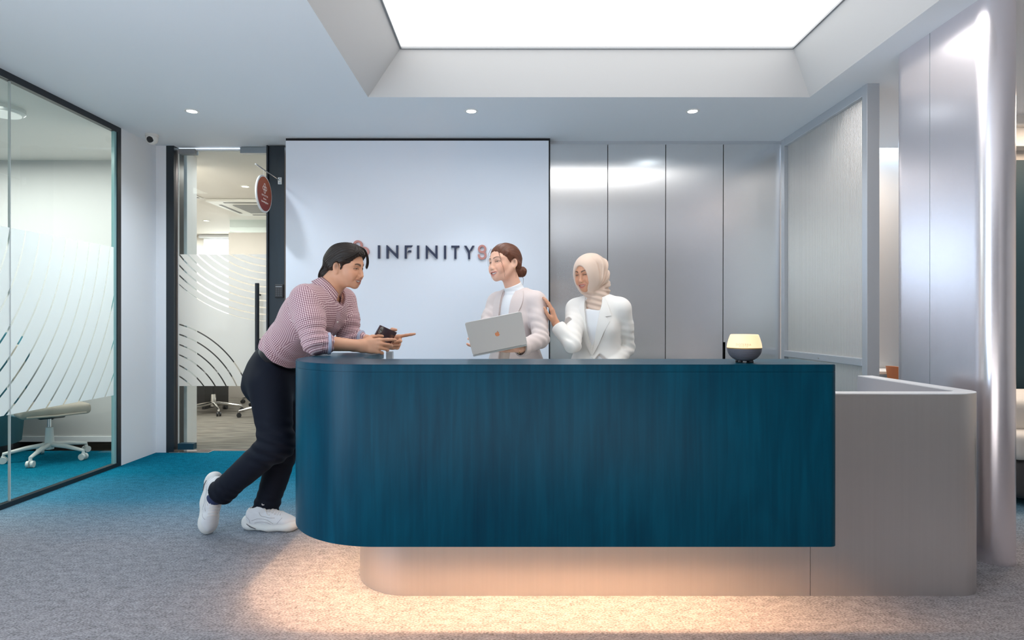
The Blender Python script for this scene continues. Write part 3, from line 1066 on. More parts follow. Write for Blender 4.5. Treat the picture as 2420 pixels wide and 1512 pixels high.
wall_strip(outer[1:], .03, ZB, ZT - .03).build('front_panel', M['veneer'], cn, angle=30)
wall_strip([(XR, 2.488), (XR, YF + .036)], .03, ZB, ZT - .03).build('end_panel', M['veneer'], cn)
wall_strip([(x, y) for x, y in inner[1:]], -.02, .78, ZT - .03).build('inner_lining', M['white_paint'], cn, angle=30)
boxo('end_post', (-.655, -.622, YE - .04, YE, 0, 1.0), M['alu_frame'], cn, .002)
# metal plinth of the counter, one sheet with the low desk at its right end
YP = 2.495
pr = .27
ZD = .856
pl = thing('metal_desk', 'curved brushed metal plinth and lower desk under the teal counter', 'desk', (0.8, 2.6, 0))
path = [(2.05, 3.33), (2.05, YP + .14)] + arc(2.05 - .14, YP + .14, .14, 0, -PI / 2, 18) + [(P(1915, 0, YP)[0] + .001, YP)]
wall_strip(path, .078, 0, ZD - .004).build('low_desk_skin', M['alu_desk'], pl, angle=30)
path2 = [(P(1915, 0, YP)[0] - .001, YP)] + arc(-.69 + pr, YP + pr, pr, -PI / 2, -PI, 28) + [(-.69, YE - .05)]
wall_strip(path2, .03, 0, .76).build('plinth_skin', M['alu_desk'], pl, angle=30)
lip = [(x, y) for x, y in path[:-1]] + [(1.29, YP)]
wall_strip(lip, .080, ZD - .004, ZD).build('desk_ledge', M['desk_edge'], pl, angle=30)
boxo('inner_face', (1.967, 1.972, YP + .09, 3.33, .05, ZD - .004), M['desk_inner'], pl)
boxo('worktop', (-.36, 1.966, 2.70, 3.25, .70, .73), M['white_plastic'], pl, .004)
# warm strip hidden in the slot between counter skin and plinth
ledp = [(1.05, YP - .050)] + arc(-.69 + pr, YP + pr, pr + .05, -PI / 2, -PI * .99, 24) + [(-.74, YE - .2)]
v, f = [], []
for i, p in enumerate(ledp):
    a, b = ledp[max(i - 1, 0)], ledp[min(i + 1, len(ledp) - 1)]
    d = Vector((b[0] - a[0], b[1] - a[1])).normalized()
    for th in (-.014, .014):
        for z in (.540, .548):
            v.append((p[0] + d.y * th, p[1] - d.x * th, z))
for i in range(len(ledp) - 1):
    a, b = 4 * i, 4 * i + 4
    f += [(a, b, b + 2, a + 2), (a + 1, a + 3, b + 3, b + 1), (a, a + 1, b + 1, b), (a + 2, b + 2, b + 3, a + 3)]
MB().raw(v, f).build('led_strip', M['led'], cn, smooth=False)

# ------------------------------------------------------------------ lamp on the counter
dc = P(1759, 853, 2.42)
Z0_ = ZT
ZT = ZT + .0006
df = thing('aroma_diffuser', 'small bowl shaped diffuser with glowing cream top and ribbed grey base on the counter', 'diffuser', (dc[0], 2.42, ZT))
k = 2.42 / F_PX


def zz(y):
    return ZT + (853 - y) * k


MB().lathe([(0, zz(787)), (29.5 * k, zz(787)), (31.5 * k, zz(788)), (35 * k, zz(798)), (37.8 * k, zz(808)), (39.2 * k, zz(817.5)), (38.5 * k, zz(818.5)), (0, zz(818.5))], c=(dc[0], 2.42, 0), seg=48).build('glowing_shade', mat('diffuser_shade', (0.45, 0.36, 0.24), .5, emit=(1.0, 0.74, 0.42), strength=0.86), df)
MB().lathe([(38.6 * k, zz(818)), (39 * k, zz(819)), (38.6 * k, zz(820.5))], c=(dc[0], 2.42, 0), seg=48).build('gold_ring', mat('gold_ring', (0.4, 0.26, 0.1), .4, .6), df)
prof = []
for i in range(57):
    tt = i / 56
    rr = 38.4 * math.sqrt(max(0, 1 - (tt * .93) ** 2.1)) * k
    yy = 820.5 + tt * 29
    prof.append((rr + .0007 * (1 if i % 4 < 2 else -1), zz(yy)))
MB().lathe(prof, c=(dc[0], 2.42, 0), seg=48).build('ribbed_base', mat('ribbed_grey', (0.105, 0.105, 0.125), .55), df)
for a in (.6, 2.2, 3.8, 5.4):
    MB().lathe([(0, 0), (.008, 0), (.0095, .004), (.0075, .010), (0, .010)], c=(dc[0] + .030 * math.cos(a), 2.42 + .030 * math.sin(a), ZT), seg=14).build('foot', M['black_plastic'], df)
for s_, sz, zt in (('DOTERRA', .0118, 812.5), ('PETAL 2.0', .0068, 815.8)):
    me = text_mesh(s_, sz, .0002, spacing=1.15)
    co = np.empty(len(me.vertices) * 3)
    me.vertices.foreach_get('co', co)
    co = co.reshape(-1, 3)
    rad = .0672 if zt < 814 else .0684
    ang = co[:, 0] / rad - .43
    out = np.stack([dc[0] + rad * np.sin(ang) + 0 * ang, 2.42 - rad * np.cos(ang) - co[:, 2], zz(zt) + co[:, 1]], 1)
    me.vertices.foreach_set('co', out.ravel())
    me.update()
    me.materials.clear()
    link_mesh('lettering', me, mat('diffuser_print', (0.50, 0.40, 0.26), .6, emit=(1, .72, .4), strength=.30), df, False)
# ------------------------------------------------------------------ figures: smooth bodies grown from blended forms
def nv(v):
    v = np.asarray(v, float)
    return v / (np.linalg.norm(v) + 1e-12)


def frame(x, z):
    """3x3 with columns x, y = z cross x, z"""
    x = nv(x)
    z = np.asarray(z, float)
    z = nv(z - x * np.dot(z, x))
    return np.stack([x, np.cross(z, x), z], 1)


def face_frame(az, pitch=0.0, roll=0.0):
    """columns: forward, left, up. az = world azimuth of the look direction, pitch > 0 looks down, roll > 0 lifts the left side"""
    a, p, r = (math.radians(t) for t in (az, pitch, roll))
    f0, l0, u0 = np.array([math.cos(a), math.sin(a), 0]), np.array([-math.sin(a), math.cos(a), 0]), np.array([0, 0, 1.0])
    f = f0 * math.cos(p) - u0 * math.sin(p)
    u = u0 * math.cos(p) + f0 * math.sin(p)
    return np.stack([f, l0 * math.cos(r) + u * math.sin(r), u * math.cos(r) - l0 * math.sin(r)], 1)


class SDF:
    """a solid made of blended cones, ellipsoids and cuts, each given in the current frame (o, R, s)"""

    def __init__(self, o=(0, 0, 0), R=None, s=1.0):
        self.p = []
        self.set(o, R, s)
        self.disp, self.amp = None, 0.0

    def set(self, o=(0, 0, 0), R=None, s=1.0):
        self.o, self.R, self.s = np.asarray(o, float), np.eye(3) if R is None else np.asarray(R, float), s
        return self

    def w(self, v):
        return self.o + self.R @ (np.asarray(v, float) * self.s)

    def cone(self, a, b, ra, rb, k=.01, op=1, flat=None):
        a, b = self.w(a), self.w(b)
        ra, rb, k = ra * self.s, rb * self.s, k * self.s
        d = b - a
        dd = float(d @ d) + 1e-12
        fl = None if flat is None else (nv(self.R @ np.asarray(flat[0], float)), flat[1])

        def fn(p):
            v = p - a
            h = np.clip(v @ d / dd, 0, 1)
            v = v - h[:, None] * d
            r = ra + (rb - ra) * h
            if fl is None:
                return np.sqrt((v * v).sum(1)) - r
            n, sc = fl
            v = v + (v @ n)[:, None] * n * (1 / sc - 1)
            return (np.sqrt((v * v).sum(1)) - r) * sc ** .5
        self.p.append((fn, k, op))
        return self

    def ell(self, c, r, k=.01, op=1, R=None):
        c = self.w(c)
        r = np.asarray(r, float) * self.s
        Rm = self.R if R is None else self.R @ np.asarray(R, float)
        k = k * self.s

        def fn(p):
            q = (p - c) @ Rm
            k0 = np.sqrt(((q / r) ** 2).sum(1))
            k1 = np.sqrt(((q / (r * r)) ** 2).sum(1)) + 1e-9
            return np.where(k0 < .15, -r.min() * (1 - k0), k0 * (k0 - 1) / k1)
        self.p.append((fn, k, op))
        return self

    def box(self, c, h, rr=.004, k=.004, op=1, R=None):
        c = self.w(c)
        h = np.asarray(h, float) * self.s - rr
        Rm = self.R if R is None else self.R @ np.asarray(R, float)

        def fn(p):
            q = np.abs((p - c) @ Rm) - h
            return np.sqrt((np.maximum(q, 0) ** 2).sum(1)) + np.minimum(q.max(1), 0) - rr
        self.p.append((fn, k, op))
        return self

    def cut(self, o, n, k=.002):
        """throws away what lies on the side of the plane that n points to"""
        o, n = self.w(o), nv(self.R @ np.asarray(n, float))
        self.p.append((lambda p: -((p - o) @ n), k, -1))
        return self

    def merge(self, other, grow=0.0):
        for fn, k, op in other.p:
            self.p.append((fn if not grow else (lambda p, f=fn, g=grow, q=op: f(p) - g * q), k, op))
        return self

    def ev(self, p, prims=None, raw=False):
        d = np.full(len(p), 1e3)
        for fn, k, op in (self.p if prims is None else prims):
            e = fn(p)
            if op == 1:
                h = np.clip(.5 + .5 * (d - e) / k, 0, 1)
                d = d + (e - d) * h - k * h * (1 - h)
            else:
                e = -e
                h = np.clip(.5 + .5 * (e - d) / k, 0, 1)
                d = d + (e - d) * h + k * h * (1 - h)
        if self.disp is not None and not raw:
            d = d - self.disp(p)
        return d


def mesh_sdf(S, lo, hi, h, B=20):
    lo, hi = np.asarray(lo, float), np.asarray(hi, float)
    nb = np.maximum(1, np.ceil((hi - lo) / (h * B)).astype(int))
    gi = np.stack(np.meshgrid(*[np.arange(n) for n in nb], indexing='ij'), -1).reshape(-1, 3)
    R_ = h * B * .5 * 1.75
    cen = lo + (gi + .5) * h * B
    dc_ = S.ev(cen, raw=True)
    act = gi[np.abs(dc_) < R_ * 1.25 + S.amp + 2 * h]
    big = (nb * B + 4).astype(np.int64)
    grid = np.stack(np.meshgrid(*[np.arange(-1, B + 1)] * 3, indexing='ij'), -1).reshape(-1, 3)
    n = B + 2
    ids, pos, quads = [], [], []
    for g in act:
        base = g * B
        c = lo + (g + .5) * h * B
        pr = [t for t in S.p if t[0](c[None])[0] < R_ * 1.4 + t[1] + S.amp]
        if not pr:
            continue
        pts = lo + (grid + base) * h
        d = S.ev(pts, pr).reshape(n, n, n)
        ins = d < 0
        if ins.all() or not ins.any():
            continue
        m = n - 1
        cnt = np.zeros((m, m, m))
        acc = np.zeros((m, m, m, 3))
        sl = (slice(0, m), slice(1, n))
        for ax in range(3):
            for u in (0, 1):
                for v in (0, 1):
                    s0, s1, off = [None] * 3, [None] * 3, [0, 0, 0]
                    o1, o2 = [i for i in range(3) if i != ax]
                    s0[ax], s1[ax] = sl[0], sl[1]
                    s0[o1] = s1[o1] = sl[u]
                    s0[o2] = s1[o2] = sl[v]
                    off[o1], off[o2] = u, v
                    da, db = d[tuple(s0)], d[tuple(s1)]
                    x = (da < 0) != (db < 0)
                    t = np.where(x, da / np.where(np.abs(da - db) < 1e-12, 1e-12, da - db), 0)
                    cnt += x
                    for i in range(3):
                        acc[..., i] += np.where(x, t if i == ax else off[i], 0)
        has = cnt > 0
        ci = np.argwhere(has)
        p_ = acc[has] / cnt[has][:, None]
        gidx = ci + base - 1 + 1
        idv = (gidx[:, 0] * big[1] + gidx[:, 1]) * big[2] + gidx[:, 2]
        ids.append(idv)
        pos.append(lo + (ci + base - 1 + p_) * h)
        for ax in range(3):
            o1, o2 = [(1, 2), (2, 0), (0, 1)][ax]
            s0, s1 = [slice(1, m)] * 3, [slice(1, m)] * 3
            s1[ax] = slice(2, n)
            a_, b_ = ins[tuple(s0)], ins[tuple(s1)]
            e = np.argwhere(a_ != b_)
            if not len(e):
                continue
            fl = a_[a_ != b_]
            cell = e + 1 + base
            q = []
            for du, dv in ((0, 0), (1, 0), (1, 1), (0, 1)):
                cc_ = cell.copy()
                cc_[:, o1] -= du
                cc_[:, o2] -= dv
                q.append((cc_[:, 0] * big[1] + cc_[:, 1]) * big[2] + cc_[:, 2])
            q = np.stack(q, 1)
            q[~fl] = q[~fl][:, ::-1]
            quads.append(q)
    ids, pos, quads = np.concatenate(ids), np.concatenate(pos), np.concatenate(quads)
    uid, first = np.unique(ids, return_index=True)
    V = pos[first]
    Fq = np.searchsorted(uid, quads)
    Fq = np.clip(Fq, 0, len(uid) - 1)
    good = (uid[Fq] == quads).all(1)
    return V, Fq[good]


def np_mesh(name, V, Fq, m, parent, color=None, uv=None, smooth=True):
    me = bpy.data.meshes.new(name)
    Fq = np.asarray(Fq, np.int32)
    me.vertices.add(len(V))
    me.vertices.foreach_set('co', np.asarray(V, np.float32).ravel())
    me.loops.add(Fq.size)
    me.loops.foreach_set('vertex_index', Fq.ravel())
    me.polygons.add(len(Fq))
    me.polygons.foreach_set('loop_start', np.arange(0, Fq.size, Fq.shape[1], dtype=np.int32))
    me.polygons.foreach_set('loop_total', np.full(len(Fq), Fq.shape[1], np.int32))
    me.update(calc_edges=True)
    me.validate()
    if color is not None and len(me.vertices) == len(color):
        at = me.color_attributes.new('paint', 'FLOAT_COLOR', 'POINT')
        at.data.foreach_set('color', np.concatenate([color, np.ones((len(color), 1))], 1).astype(np.float32).ravel())
    if uv is not None and len(me.loops) * 2 == uv.size:
        l = me.uv_layers.new(name='weave')
        l.data.foreach_set('uv', uv.astype(np.float32).ravel())
    return link_mesh(name, me, m, parent, smooth, 180)


def grow(S, h, lo=None, hi=None, relax=1):
    V, Fq = mesh_sdf(S, lo, hi, h)
    if relax:       # evens out the net once
        for _ in range(relax):
            acc, cnt = np.zeros_like(V), np.zeros(len(V))
            for i in range(4):
                a, b = Fq[:, i], Fq[:, (i + 1) % 4]
                np.add.at(acc, a, V[b])
                np.add.at(cnt, a, 1)
                np.add.at(acc, b, V[a])
                np.add.at(cnt, b, 1)
            V = V * .5 + .5 * acc / np.maximum(cnt, 1)[:, None]
    return V, Fq


def islands(V, Fq):
    """splits a mesh into its connected pieces, largest first; crumbs are dropped"""
    lab = np.arange(len(V))
    E = np.concatenate([Fq[:, [0, 1]], Fq[:, [1, 2]], Fq[:, [2, 3]], Fq[:, [3, 0]]])
    for _ in range(400):
        m = np.minimum(lab[E[:, 0]], lab[E[:, 1]])
        new = lab.copy()
        np.minimum.at(new, E[:, 0], m)
        np.minimum.at(new, E[:, 1], m)
        new = new[new]
        if (new == lab).all():
            break
        lab = new
    out = []
    for r in np.unique(lab):
        sel = lab == r
        if sel.sum() < 150:
            continue
        idx = np.cumsum(sel) - 1
        out.append((V[sel], idx[Fq[sel[Fq[:, 0]]]]))
    return sorted(out, key=lambda t: -len(t[0]))


def bind(body, *parts):
    """sews the finely grown parts on to the trunk so that the figure is one surface"""
    V, Fq = islands(*body)[0]
    todo = [i_ for p in parts for i_ in islands(*p)]
    for v, f in todo:
        sv, sb = max(1, len(v) // 1500), max(1, len(V) // 2500)
        cv, cb = v[::sv], V[::sb]
        dd = (cv ** 2).sum(1)[:, None] - 2 * cv @ cb.T + (cb ** 2).sum(1)[None]
        m_ = dd.argmin()
        pa, pb = (m_ // len(cb)) * sv, (m_ % len(cb)) * sb
        n = len(V)
        fa = f[(f == pa).any(1)]
        fb = Fq[(Fq == pb).any(1)]
        if not len(fa) or not len(fb):
            continue
        fa, fb = fa[0] + n, fb[0]
        V, Fq = np.concatenate([V, v]), np.concatenate([Fq, f + n, np.array([[fa[0], fa[1], fb[1], fb[0]], [fa[2], fa[3], fb[3], fb[2]]])])
    return V, Fq


def join(*parts):
    Vs, Fs, n = [], [], 0
    for V, Fq in parts:
        Vs.append(V)
        Fs.append(Fq + n)
        n += len(V)
    return np.concatenate(Vs), np.concatenate(Fs)


def paint_mat(name, rough, sss=0.0, bump=None, spec=.4):
    m, nt, b = new_mat(name)
    at = nt.nodes.new('ShaderNodeAttribute')
    at.attribute_name = 'paint'
    nt.links.new(at.outputs[0], b.inputs['Base Color'])
    b.inputs['Roughness'].default_value = rough
    b.inputs['Specular IOR Level'].default_value = spec
    if sss:
        b.inputs['Subsurface Weight'].default_value = sss
        b.inputs['Subsurface Radius'].default_value = (0.012, 0.005, 0.003)
        b.inputs['Subsurface Scale'].default_value = 0.6
    return m


M['skin'] = paint_mat('skin', .5, .12)
M['eye'] = paint_mat('eye', .15, spec=.6)
M['hair_black'] = mat('hair_black', (0.024, 0.016, 0.012), .5, spec=.3, mottle=(40, .5, (1, 1, 1)))
M['hair_brown'] = mat('hair_brown', (0.120, 0.043, 0.022), .45, spec=.3, mottle=(30, .5, (1, 1, 1)))
M['teeth'] = mat('teeth', (0.82, 0.78, 0.72), .3)
M['trousers_navy'] = mat('trousers_navy', (0.0045, 0.0065, 0.014), .75, spec=.2, bump=(700, .1, S3))
M['trousers_beige'] = mat('trousers_beige', (0.50, 0.42, 0.37), .8, bump=(700, .1, S3))
M['belt'] = mat('belt_leather', (0.008, 0.008, 0.010), .35)
M['blazer_pink'] = mat('blazer_pink_beige', (0.68, 0.585, 0.56), .75, bump=(500, .12, S3))
M['blazer_cream'] = mat('blazer_cream', (0.80, 0.775, 0.735), .75, bump=(500, .12, S3))
M['knit_white'] = mat('knit_white', (0.82, 0.83, 0.85), .8, bump=(600, .15, S3))
M['hijab'] = mat('hijab_chiffon', (0.66, 0.50, 0.40), .65, sheen=.3, bump=(400, .08, S3))
M['shoe_white'] = mat('shoe_white', (0.74, 0.72, 0.71), .55, mottle=(25, .06, S3))
M['shoe_sole'] = mat('shoe_sole', (0.72, 0.70, 0.66), .55)
M['shoe_dark'] = mat('shoe_sole_insert', (0.12, 0.12, 0.13), .6)
M['sock'] = mat('sock_navy', (0.02, 0.03, 0.09), .8)


def gingham():
    m, nt, b = new_mat('gingham_cotton')
    uv = nt.nodes.new('ShaderNodeUVMap')
    uv.uv_map = 'weave'
    sp = nt.nodes.new('ShaderNodeSeparateXYZ')
    nt.links.new(uv.outputs[0], sp.inputs[0])
    on = []
    for i in (0, 1):
        fr_ = math_node(nt, 'FRACT', math_node(nt, 'MULTIPLY', sp.outputs[i], 1 / .0092))
        on.append(math_node(nt, 'LESS_THAN', fr_, .5))
    s = math_node(nt, 'MULTIPLY', math_node(nt, 'ADD', on[0], on[1]), .5)
    rp = nt.nodes.new('ShaderNodeValToRGB')
    rp.color_ramp.elements[0].color = (0.84, 0.66, 0.65, 1)
    rp.color_ramp.elements[1].color = (0.165, 0.055, 0.085, 1)
    e = rp.color_ramp.elements.new(.5)
    e.color = (0.48, 0.30, 0.32, 1)
    nt.links.new(s, rp.inputs[0])
    nt.links.new(rp.outputs[0], b.inputs['Base Color'])
    b.inputs['Roughness'].default_value = .8
    b.inputs['Specular IOR Level'].default_value = .2
    return m


M['gingham'] = gingham()
M['gingham_plain'] = mat('gingham_placket', (0.50, 0.33, 0.36), .8, mottle=(260, .45, S3))
M['collar_lining'] = mat('shirt_cuff_lining', (0.42, 0.44, 0.56), .8)


def wob(p, k, seed, n=3):
    """cheap smooth noise in -1..1 from folded sines; k = waves per metre along x, y, z"""
    rs = np.random.RandomState(seed)
    q = p * np.asarray(k, float)
    out = np.zeros(len(p))
    for i in range(n):
        A = rs.normal(size=(3, 3)) * .6 + np.eye(3)
        ph = rs.rand(3) * 6.28
        r = q @ A
        out += np.sin(r[:, 0] + 1.3 * np.sin(r[:, 1] * .7 + ph[0]) + ph[1]) * np.cos(r[:, 2] * .6 + ph[2])
    return out / n


def head_forms(S, smile=.5, female=False, neck_to=None, neck_r=.056, mouth=True):
    jw = .92 if female else 1.0
    S.ell((-.014, 0, .036), (.094, .074, .078), .02)
    S.ell((.034, 0, -.005), (.056, .063, .078), .03)
    S.ell((.034, 0, -.058), (.050, .053 * jw, .044), .03)
    S.ell((.071, 0, -.096), (.020, .025 * jw, .018), .022)
    for s in (1, -1):
        S.cone((-.005, s * .058, -.035), (.045, s * .034 * jw, -.090), .018, .013, .03)
        S.ell((.058, s * .040, -.030), (.026, .020, .020), .025)
        if smile:
            S.ell((.068, s * .034, -.043), (.017, .015, .013), .018)
        S.cone((.083, s * .012, .020), (.068, s * .046, .020), .007, .007, .02)
        S.ell((.094, s * .032, -.001), (.016, .019, .011), .014, -1)
        S.ell((.0725, s * .032, -.001), (.0125, .0165, .0125), .006)
    nx = -.0035 if female else 0
    S.cone((.083 + nx * .6, 0, .010), (.103 + nx, 0, -.034), .0072, .0098, .014)
    S.ell((.103 + nx, 0, -.036), (.0105, .0100, .0090), .007)
    for s in (1, -1):
        S.ell((.094, s * .0125, -.041), (.0105, .0075, .0075), .006)
        S.ell((.099, s * .0065, -.0475), (.0055, .0038, .003), .002, -1)
    S.ell((.074, 0, -.066), (.022, .034, .026), .02)
    e = .0045 * smile                      # a smile lifts and widens the corners of the mouth
    yc_, xc_, zc_ = .0245 + .006 * smile, .0815 - .004 * smile, -.0640 + e
    for s in (1, -1):
        S.cone((.0935, s * .006, -.0610), (xc_, s * yc_, zc_ + .0015), .0058, .0028, .006)
        S.cone((.0900, s * .008, -.0780), (xc_ - .0005, s * yc_, zc_ - .0020), .0062, .0028, .006)
        if smile > .3:
            S.cone((.0965, s * .0225, -.041), (.0815, s * .0395, -.062), .0045, .0035, .010, -1)
            S.ell((.070, s * .040, -.052), (.014, .011, .015), .012)
    S.cone((.0940, -.006, -.0610), (.0940, .006, -.0610), .0056, .0056, .004)
    S.cone((.0910, -.008, -.0790), (.0910, .008, -.0790), .0060, .0060, .005)
    if mouth:
        g = .0015 + .0042 * smile
        for s in (1, -1):
            S.cone((.0975, 0, -.0698), (.0925, s * .016, -.0682 + e * .3), g * 1.12, g, .0015, -1)
            S.cone((.0925, s * .016, -.0682 + e * .3), (xc_ + .002, s * (yc_ - .001), zc_), g, g * .35, .002, -1)
    for s in (1, -1):
        Re = frame((.90, s * -.38, .10), (-.12, 0, .99))
        S.ell((-.012, s * .0795, -.011), (.0165, .0062, .0275), .006, 1, Re)
        S.ell((-.007, s * .0865, -.006), (.0098, .0062, .0165), .004, -1, Re)
        S.ell((-.004, s * .0775, -.036), (.0085, .0055, .009), .006)
    if neck_to is not None:
        S.p_neck = True
        o, R, sc = S.o, S.R, S.s
        a = S.w((-.022, 0, -.045))
        S.set()
        S.cone(a, neck_to, neck_r * sc, neck_r * 1.12 * sc, .03)
        S.set(o, R, sc)
    return S


def head_paint(V, fr_, base, lip, brow, blush=.0, smile=.5, brow_w=.0042):
    o, R, s = fr_
    q = (V - o) @ R / s
    x, y, z = q[:, 0], np.abs(q[:, 1]), q[:, 2]
    base, lip, brow = (np.asarray(c, float) for c in (base, lip, brow))
    C = np.tile(base, (len(V), 1))
    C *= (1 + .05 * wob(V, (90, 90, 90), 3))[:, None]

    def mix(c, w):
        nonlocal C
        w = np.clip(w, 0, 1)[:, None]
        C = C * (1 - w) + np.asarray(c) * w
    head = (np.abs(q) < .16).all(1)
    mix(base * np.array([1.08, .80, .74]), np.exp(-((x - .07) ** 2 + (y - .040) ** 2 + (z + .032) ** 2) / .0006) * blush * head)
    front = (x > .066) & head
    e = .0045 * smile
    yc_ = .0245 + .006 * smile
    tt = np.clip(y / yc_, 0, 1.2)
    zu = -.0610 + (.0005 + e) * tt ** 2 - .0015 * tt
    zl = -.0785 + (.0125 + e) * tt ** 2
    wl = (1 - .55 * np.clip(tt, 0, 1) ** 2)
    lw = np.maximum(np.exp(-((z - zu) / (.0048 * wl)) ** 4), np.exp(-((z - zl) / (.0056 * wl)) ** 4)) * (tt < 1.02) * front
    mix(lip, lw * .85)
    zm = (zu + zl) / 2
    mo = np.exp(-((z - zm) / (.0040 * (1.05 - tt).clip(.2, 1))) ** 4) * (tt < .93) * front * (x < .0915 - .0110 * tt ** 2)
    mix(lip * .18, mo)
    ns = np.exp(-((x - .084 + .45 * (y - .029)) / .006) ** 2 - ((z + .052 + 1.4 * (y - .029)) / .0045) ** 2) * (y > .020) * (y < .039) * head
    mix(base * .62, ns * .5 * smile)
    t = np.clip((y - .012) / .036, 0, 1)
    zb = .0195 + .0085 * np.sin(t * 2.3) - .004 * t
    bw = np.exp(-((z - zb) / (brow_w * (1 - .55 * t))) ** 4) * (y > .011) * (y < .049) * (x > .045) * head
    mix(brow, bw * .9)
    # lash lines and lid crease
    e = (y - .032) / .0165
    zl_ = -.0005 + .0035 * (1 - e * e)
    la = np.exp(-((z - zl_) / .0019) ** 2) * (np.abs(e) < 1.12) * (x > .055) * head
    mix((.02, .012, .01), la * .95)
    cr = np.exp(-((z - zl_ - .0055) / .0016) ** 2) * (np.abs(e) < .95) * (x > .055) * head
    mix(base * .45, cr * .5)
    lo_ = np.exp(-((z + .0055 - .002 * e * e) / .0022) ** 2) * (np.abs(e) < 1.0) * (x > .055) * head
    mix(base * .55, lo_ * .45)
    ea = np.exp(-((x + .008) / .009) ** 2 - ((z + .003) / .016) ** 2) * (y > .0755) * head
    mix(base * .36, ea * .9)  # shade in the ear hollow put into the skin colour
    nos = np.exp(-(((x - .099) / .006) ** 2 + ((y - .0065) / .004) ** 2 + ((z + .047) / .003) ** 2)) * head
    mix(base * .25, nos * .8)
    return np.clip(C, 0, 1)


def eyes(parent, fr_, gaze=(1, 0, -.1), open_=.0042):
    """eyeballs sit in the sockets and show between the lids"""
    o, R, s = fr_
    for sg in (1, -1):
        b = bmesh.new()
        bmesh.ops.create_uvsphere(b, u_segments=28, v_segments=20, radius=1)
        me = bpy.data.meshes.new('eye')
        b.to_mesh(me)
        b.free()
        co = np.empty(len(me.vertices) * 3)
        me.vertices.foreach_get('co', co)
        d = co.reshape(-1, 3)
        # an almond: the visible part of the eyeball between the lids
        loc = np.stack([.0805 + .0052 * d[:, 0] - .0035 * np.abs(d[:, 1]) ** 2, sg * .032 + .0142 * d[:, 1], -.0015 + open_ * d[:, 2] * np.sqrt(np.clip(1 - .75 * d[:, 1] ** 2, 0, 1)) + .0012 * (1 - d[:, 1] ** 2)], 1)
        W = o + (loc * s) @ R.T
        me.vertices.foreach_set('co', W.ravel())
        me.update()
        g = nv(gaze)
        yy, z_ = loc[:, 1] - sg * .032 - .012 * g[1], loc[:, 2] + .0015 - .012 * (g[2] * .5)
        r_ = np.sqrt(yy ** 2 + (z_) ** 2)
        C = np.tile(np.array([.36, .33, .31]), (len(d), 1))
        C[r_ < .0100] = (.018, .010, .007)
        C[np.abs(yy) > .0125] = (.25, .13, .11)
        at = me.color_attributes.new('paint', 'FLOAT_COLOR', 'POINT')
        at.data.foreach_set('color', np.concatenate([C, np.ones((len(C), 1))], 1).astype(np.float32).ravel())
        link_mesh('eye', me, M['eye'], parent, True, 180)


def teeth(parent, fr_, h=.0062, w=.0200):
    o, R, s = fr_
    n = 8
    mb = MB()
    for i in range(n):
        t0, t1 = -1 + 2 * i / n, -1 + 2 * (i + 1) / n
        v = []
        for t in (t0 + .008, t1 - .008):
            for z in (-.0693 + .0105 * (w * t / .0305) ** 2 + .0042 * (1 - .4 * t * t), -.0693 + .0105 * (w * t / .0305) ** 2 + .0042 * (1 - .4 * t * t) - h * (1 - .45 * t * t)):
                for dx in (0, -.003):
                    v.append(o + R @ (np.array([.0930 - .0075 * t * t + dx, w * t, z]) * s))
        mb.raw(v, [(0, 4, 5, 1), (0, 2, 6, 4), (2, 3, 7, 6), (1, 5, 7, 3), (4, 6, 7, 5), (0, 1, 3, 2)])
    return mb.build('teeth', M['teeth'], parent, smooth=False)


def hand_forms(S, side, curls, spread=(.10, .02, -.06, -.16), thumb=((.55, .75, -.35), (.80, .50, -.30), (.92, .30, -.25)), wrist_r=.024):
    """frame: x to the fingertips, y to the thumb, z out of the back of the hand. side +1 when (x, y, z) is right-handed for that hand"""
    kn = [(.091, .029, .002), (.095, .009, .004), (.090, -.011, .002), (.082, -.029, -.002)]
    ln = [(.043, .026, .022), (.048, .030, .023), (.044, .028, .022), (.034, .021, .020)]
    rad = [.0090, .0093, .0088, .0078]
    Y = lambda p: (p[0], p[1] * side, p[2])
    for i, k_ in enumerate(kn):
        S.cone(Y((.004, k_[1] * .55, 0)), Y(k_), .0155, .0118, .014)
    S.cone(Y((.012, .010, -.008)), Y((.045, .030, -.010)), .016, .015, .014)
    S.cone(Y((.012, -.014, -.008)), Y((.055, -.026, -.008)), .015, .012, .014)
    S.cone(Y((-.03, 0, 0)), Y((.012, 0, 0)), wrist_r, wrist_r * .98, .012, flat=((0, 0, 1), .78))
    tips = []
    for i in range(4):
        p = np.array(kn[i])
        a = 0.0
        r = rad[i]
        for j in range(3):
            a += math.radians(curls[i][j])
            d = np.array([math.cos(a) * math.cos(spread[i]), math.sin(spread[i]) * math.cos(a), -math.sin(a)])
            q = p + d * ln[i][j]
            r2 = r * (.93 if j < 2 else .84)
            S.cone(Y(p), Y(q), r * (1.05 if j else 1.1), r2, .0035 if j else .008)
            p, r = q, r2
        tips.append(S.w(Y(p)))
    p = np.array((.026, .030, -.010))
    r = .0125
    for j, (d, L) in enumerate(zip(thumb, (.042, .032, .027))):
        q = p + nv(d) * L
        r2 = (.0112, .0100, .0082)[j]
        S.cone(Y(p), Y(q), r, r2, .010 if j == 0 else .004)
        p, r = q, r2
    tips.append(S.w(Y(p)))
    return tips


def bbox(pts, pad):
    pts = np.asarray(pts)
    return pts.min(0) - pad, pts.max(0) + pad


def surf_ray(S, p0, d, tmax=.5, step=0.7, lim=60):
    """marches points p0 along d (one direction) on to the surface of S"""
    t = np.zeros(len(p0))
    for _ in range(lim):
        e = S.ev(p0 + t[:, None] * d, raw=False)
        t = np.clip(t + e * step, 0, tmax)
    return p0 + t[:, None] * d


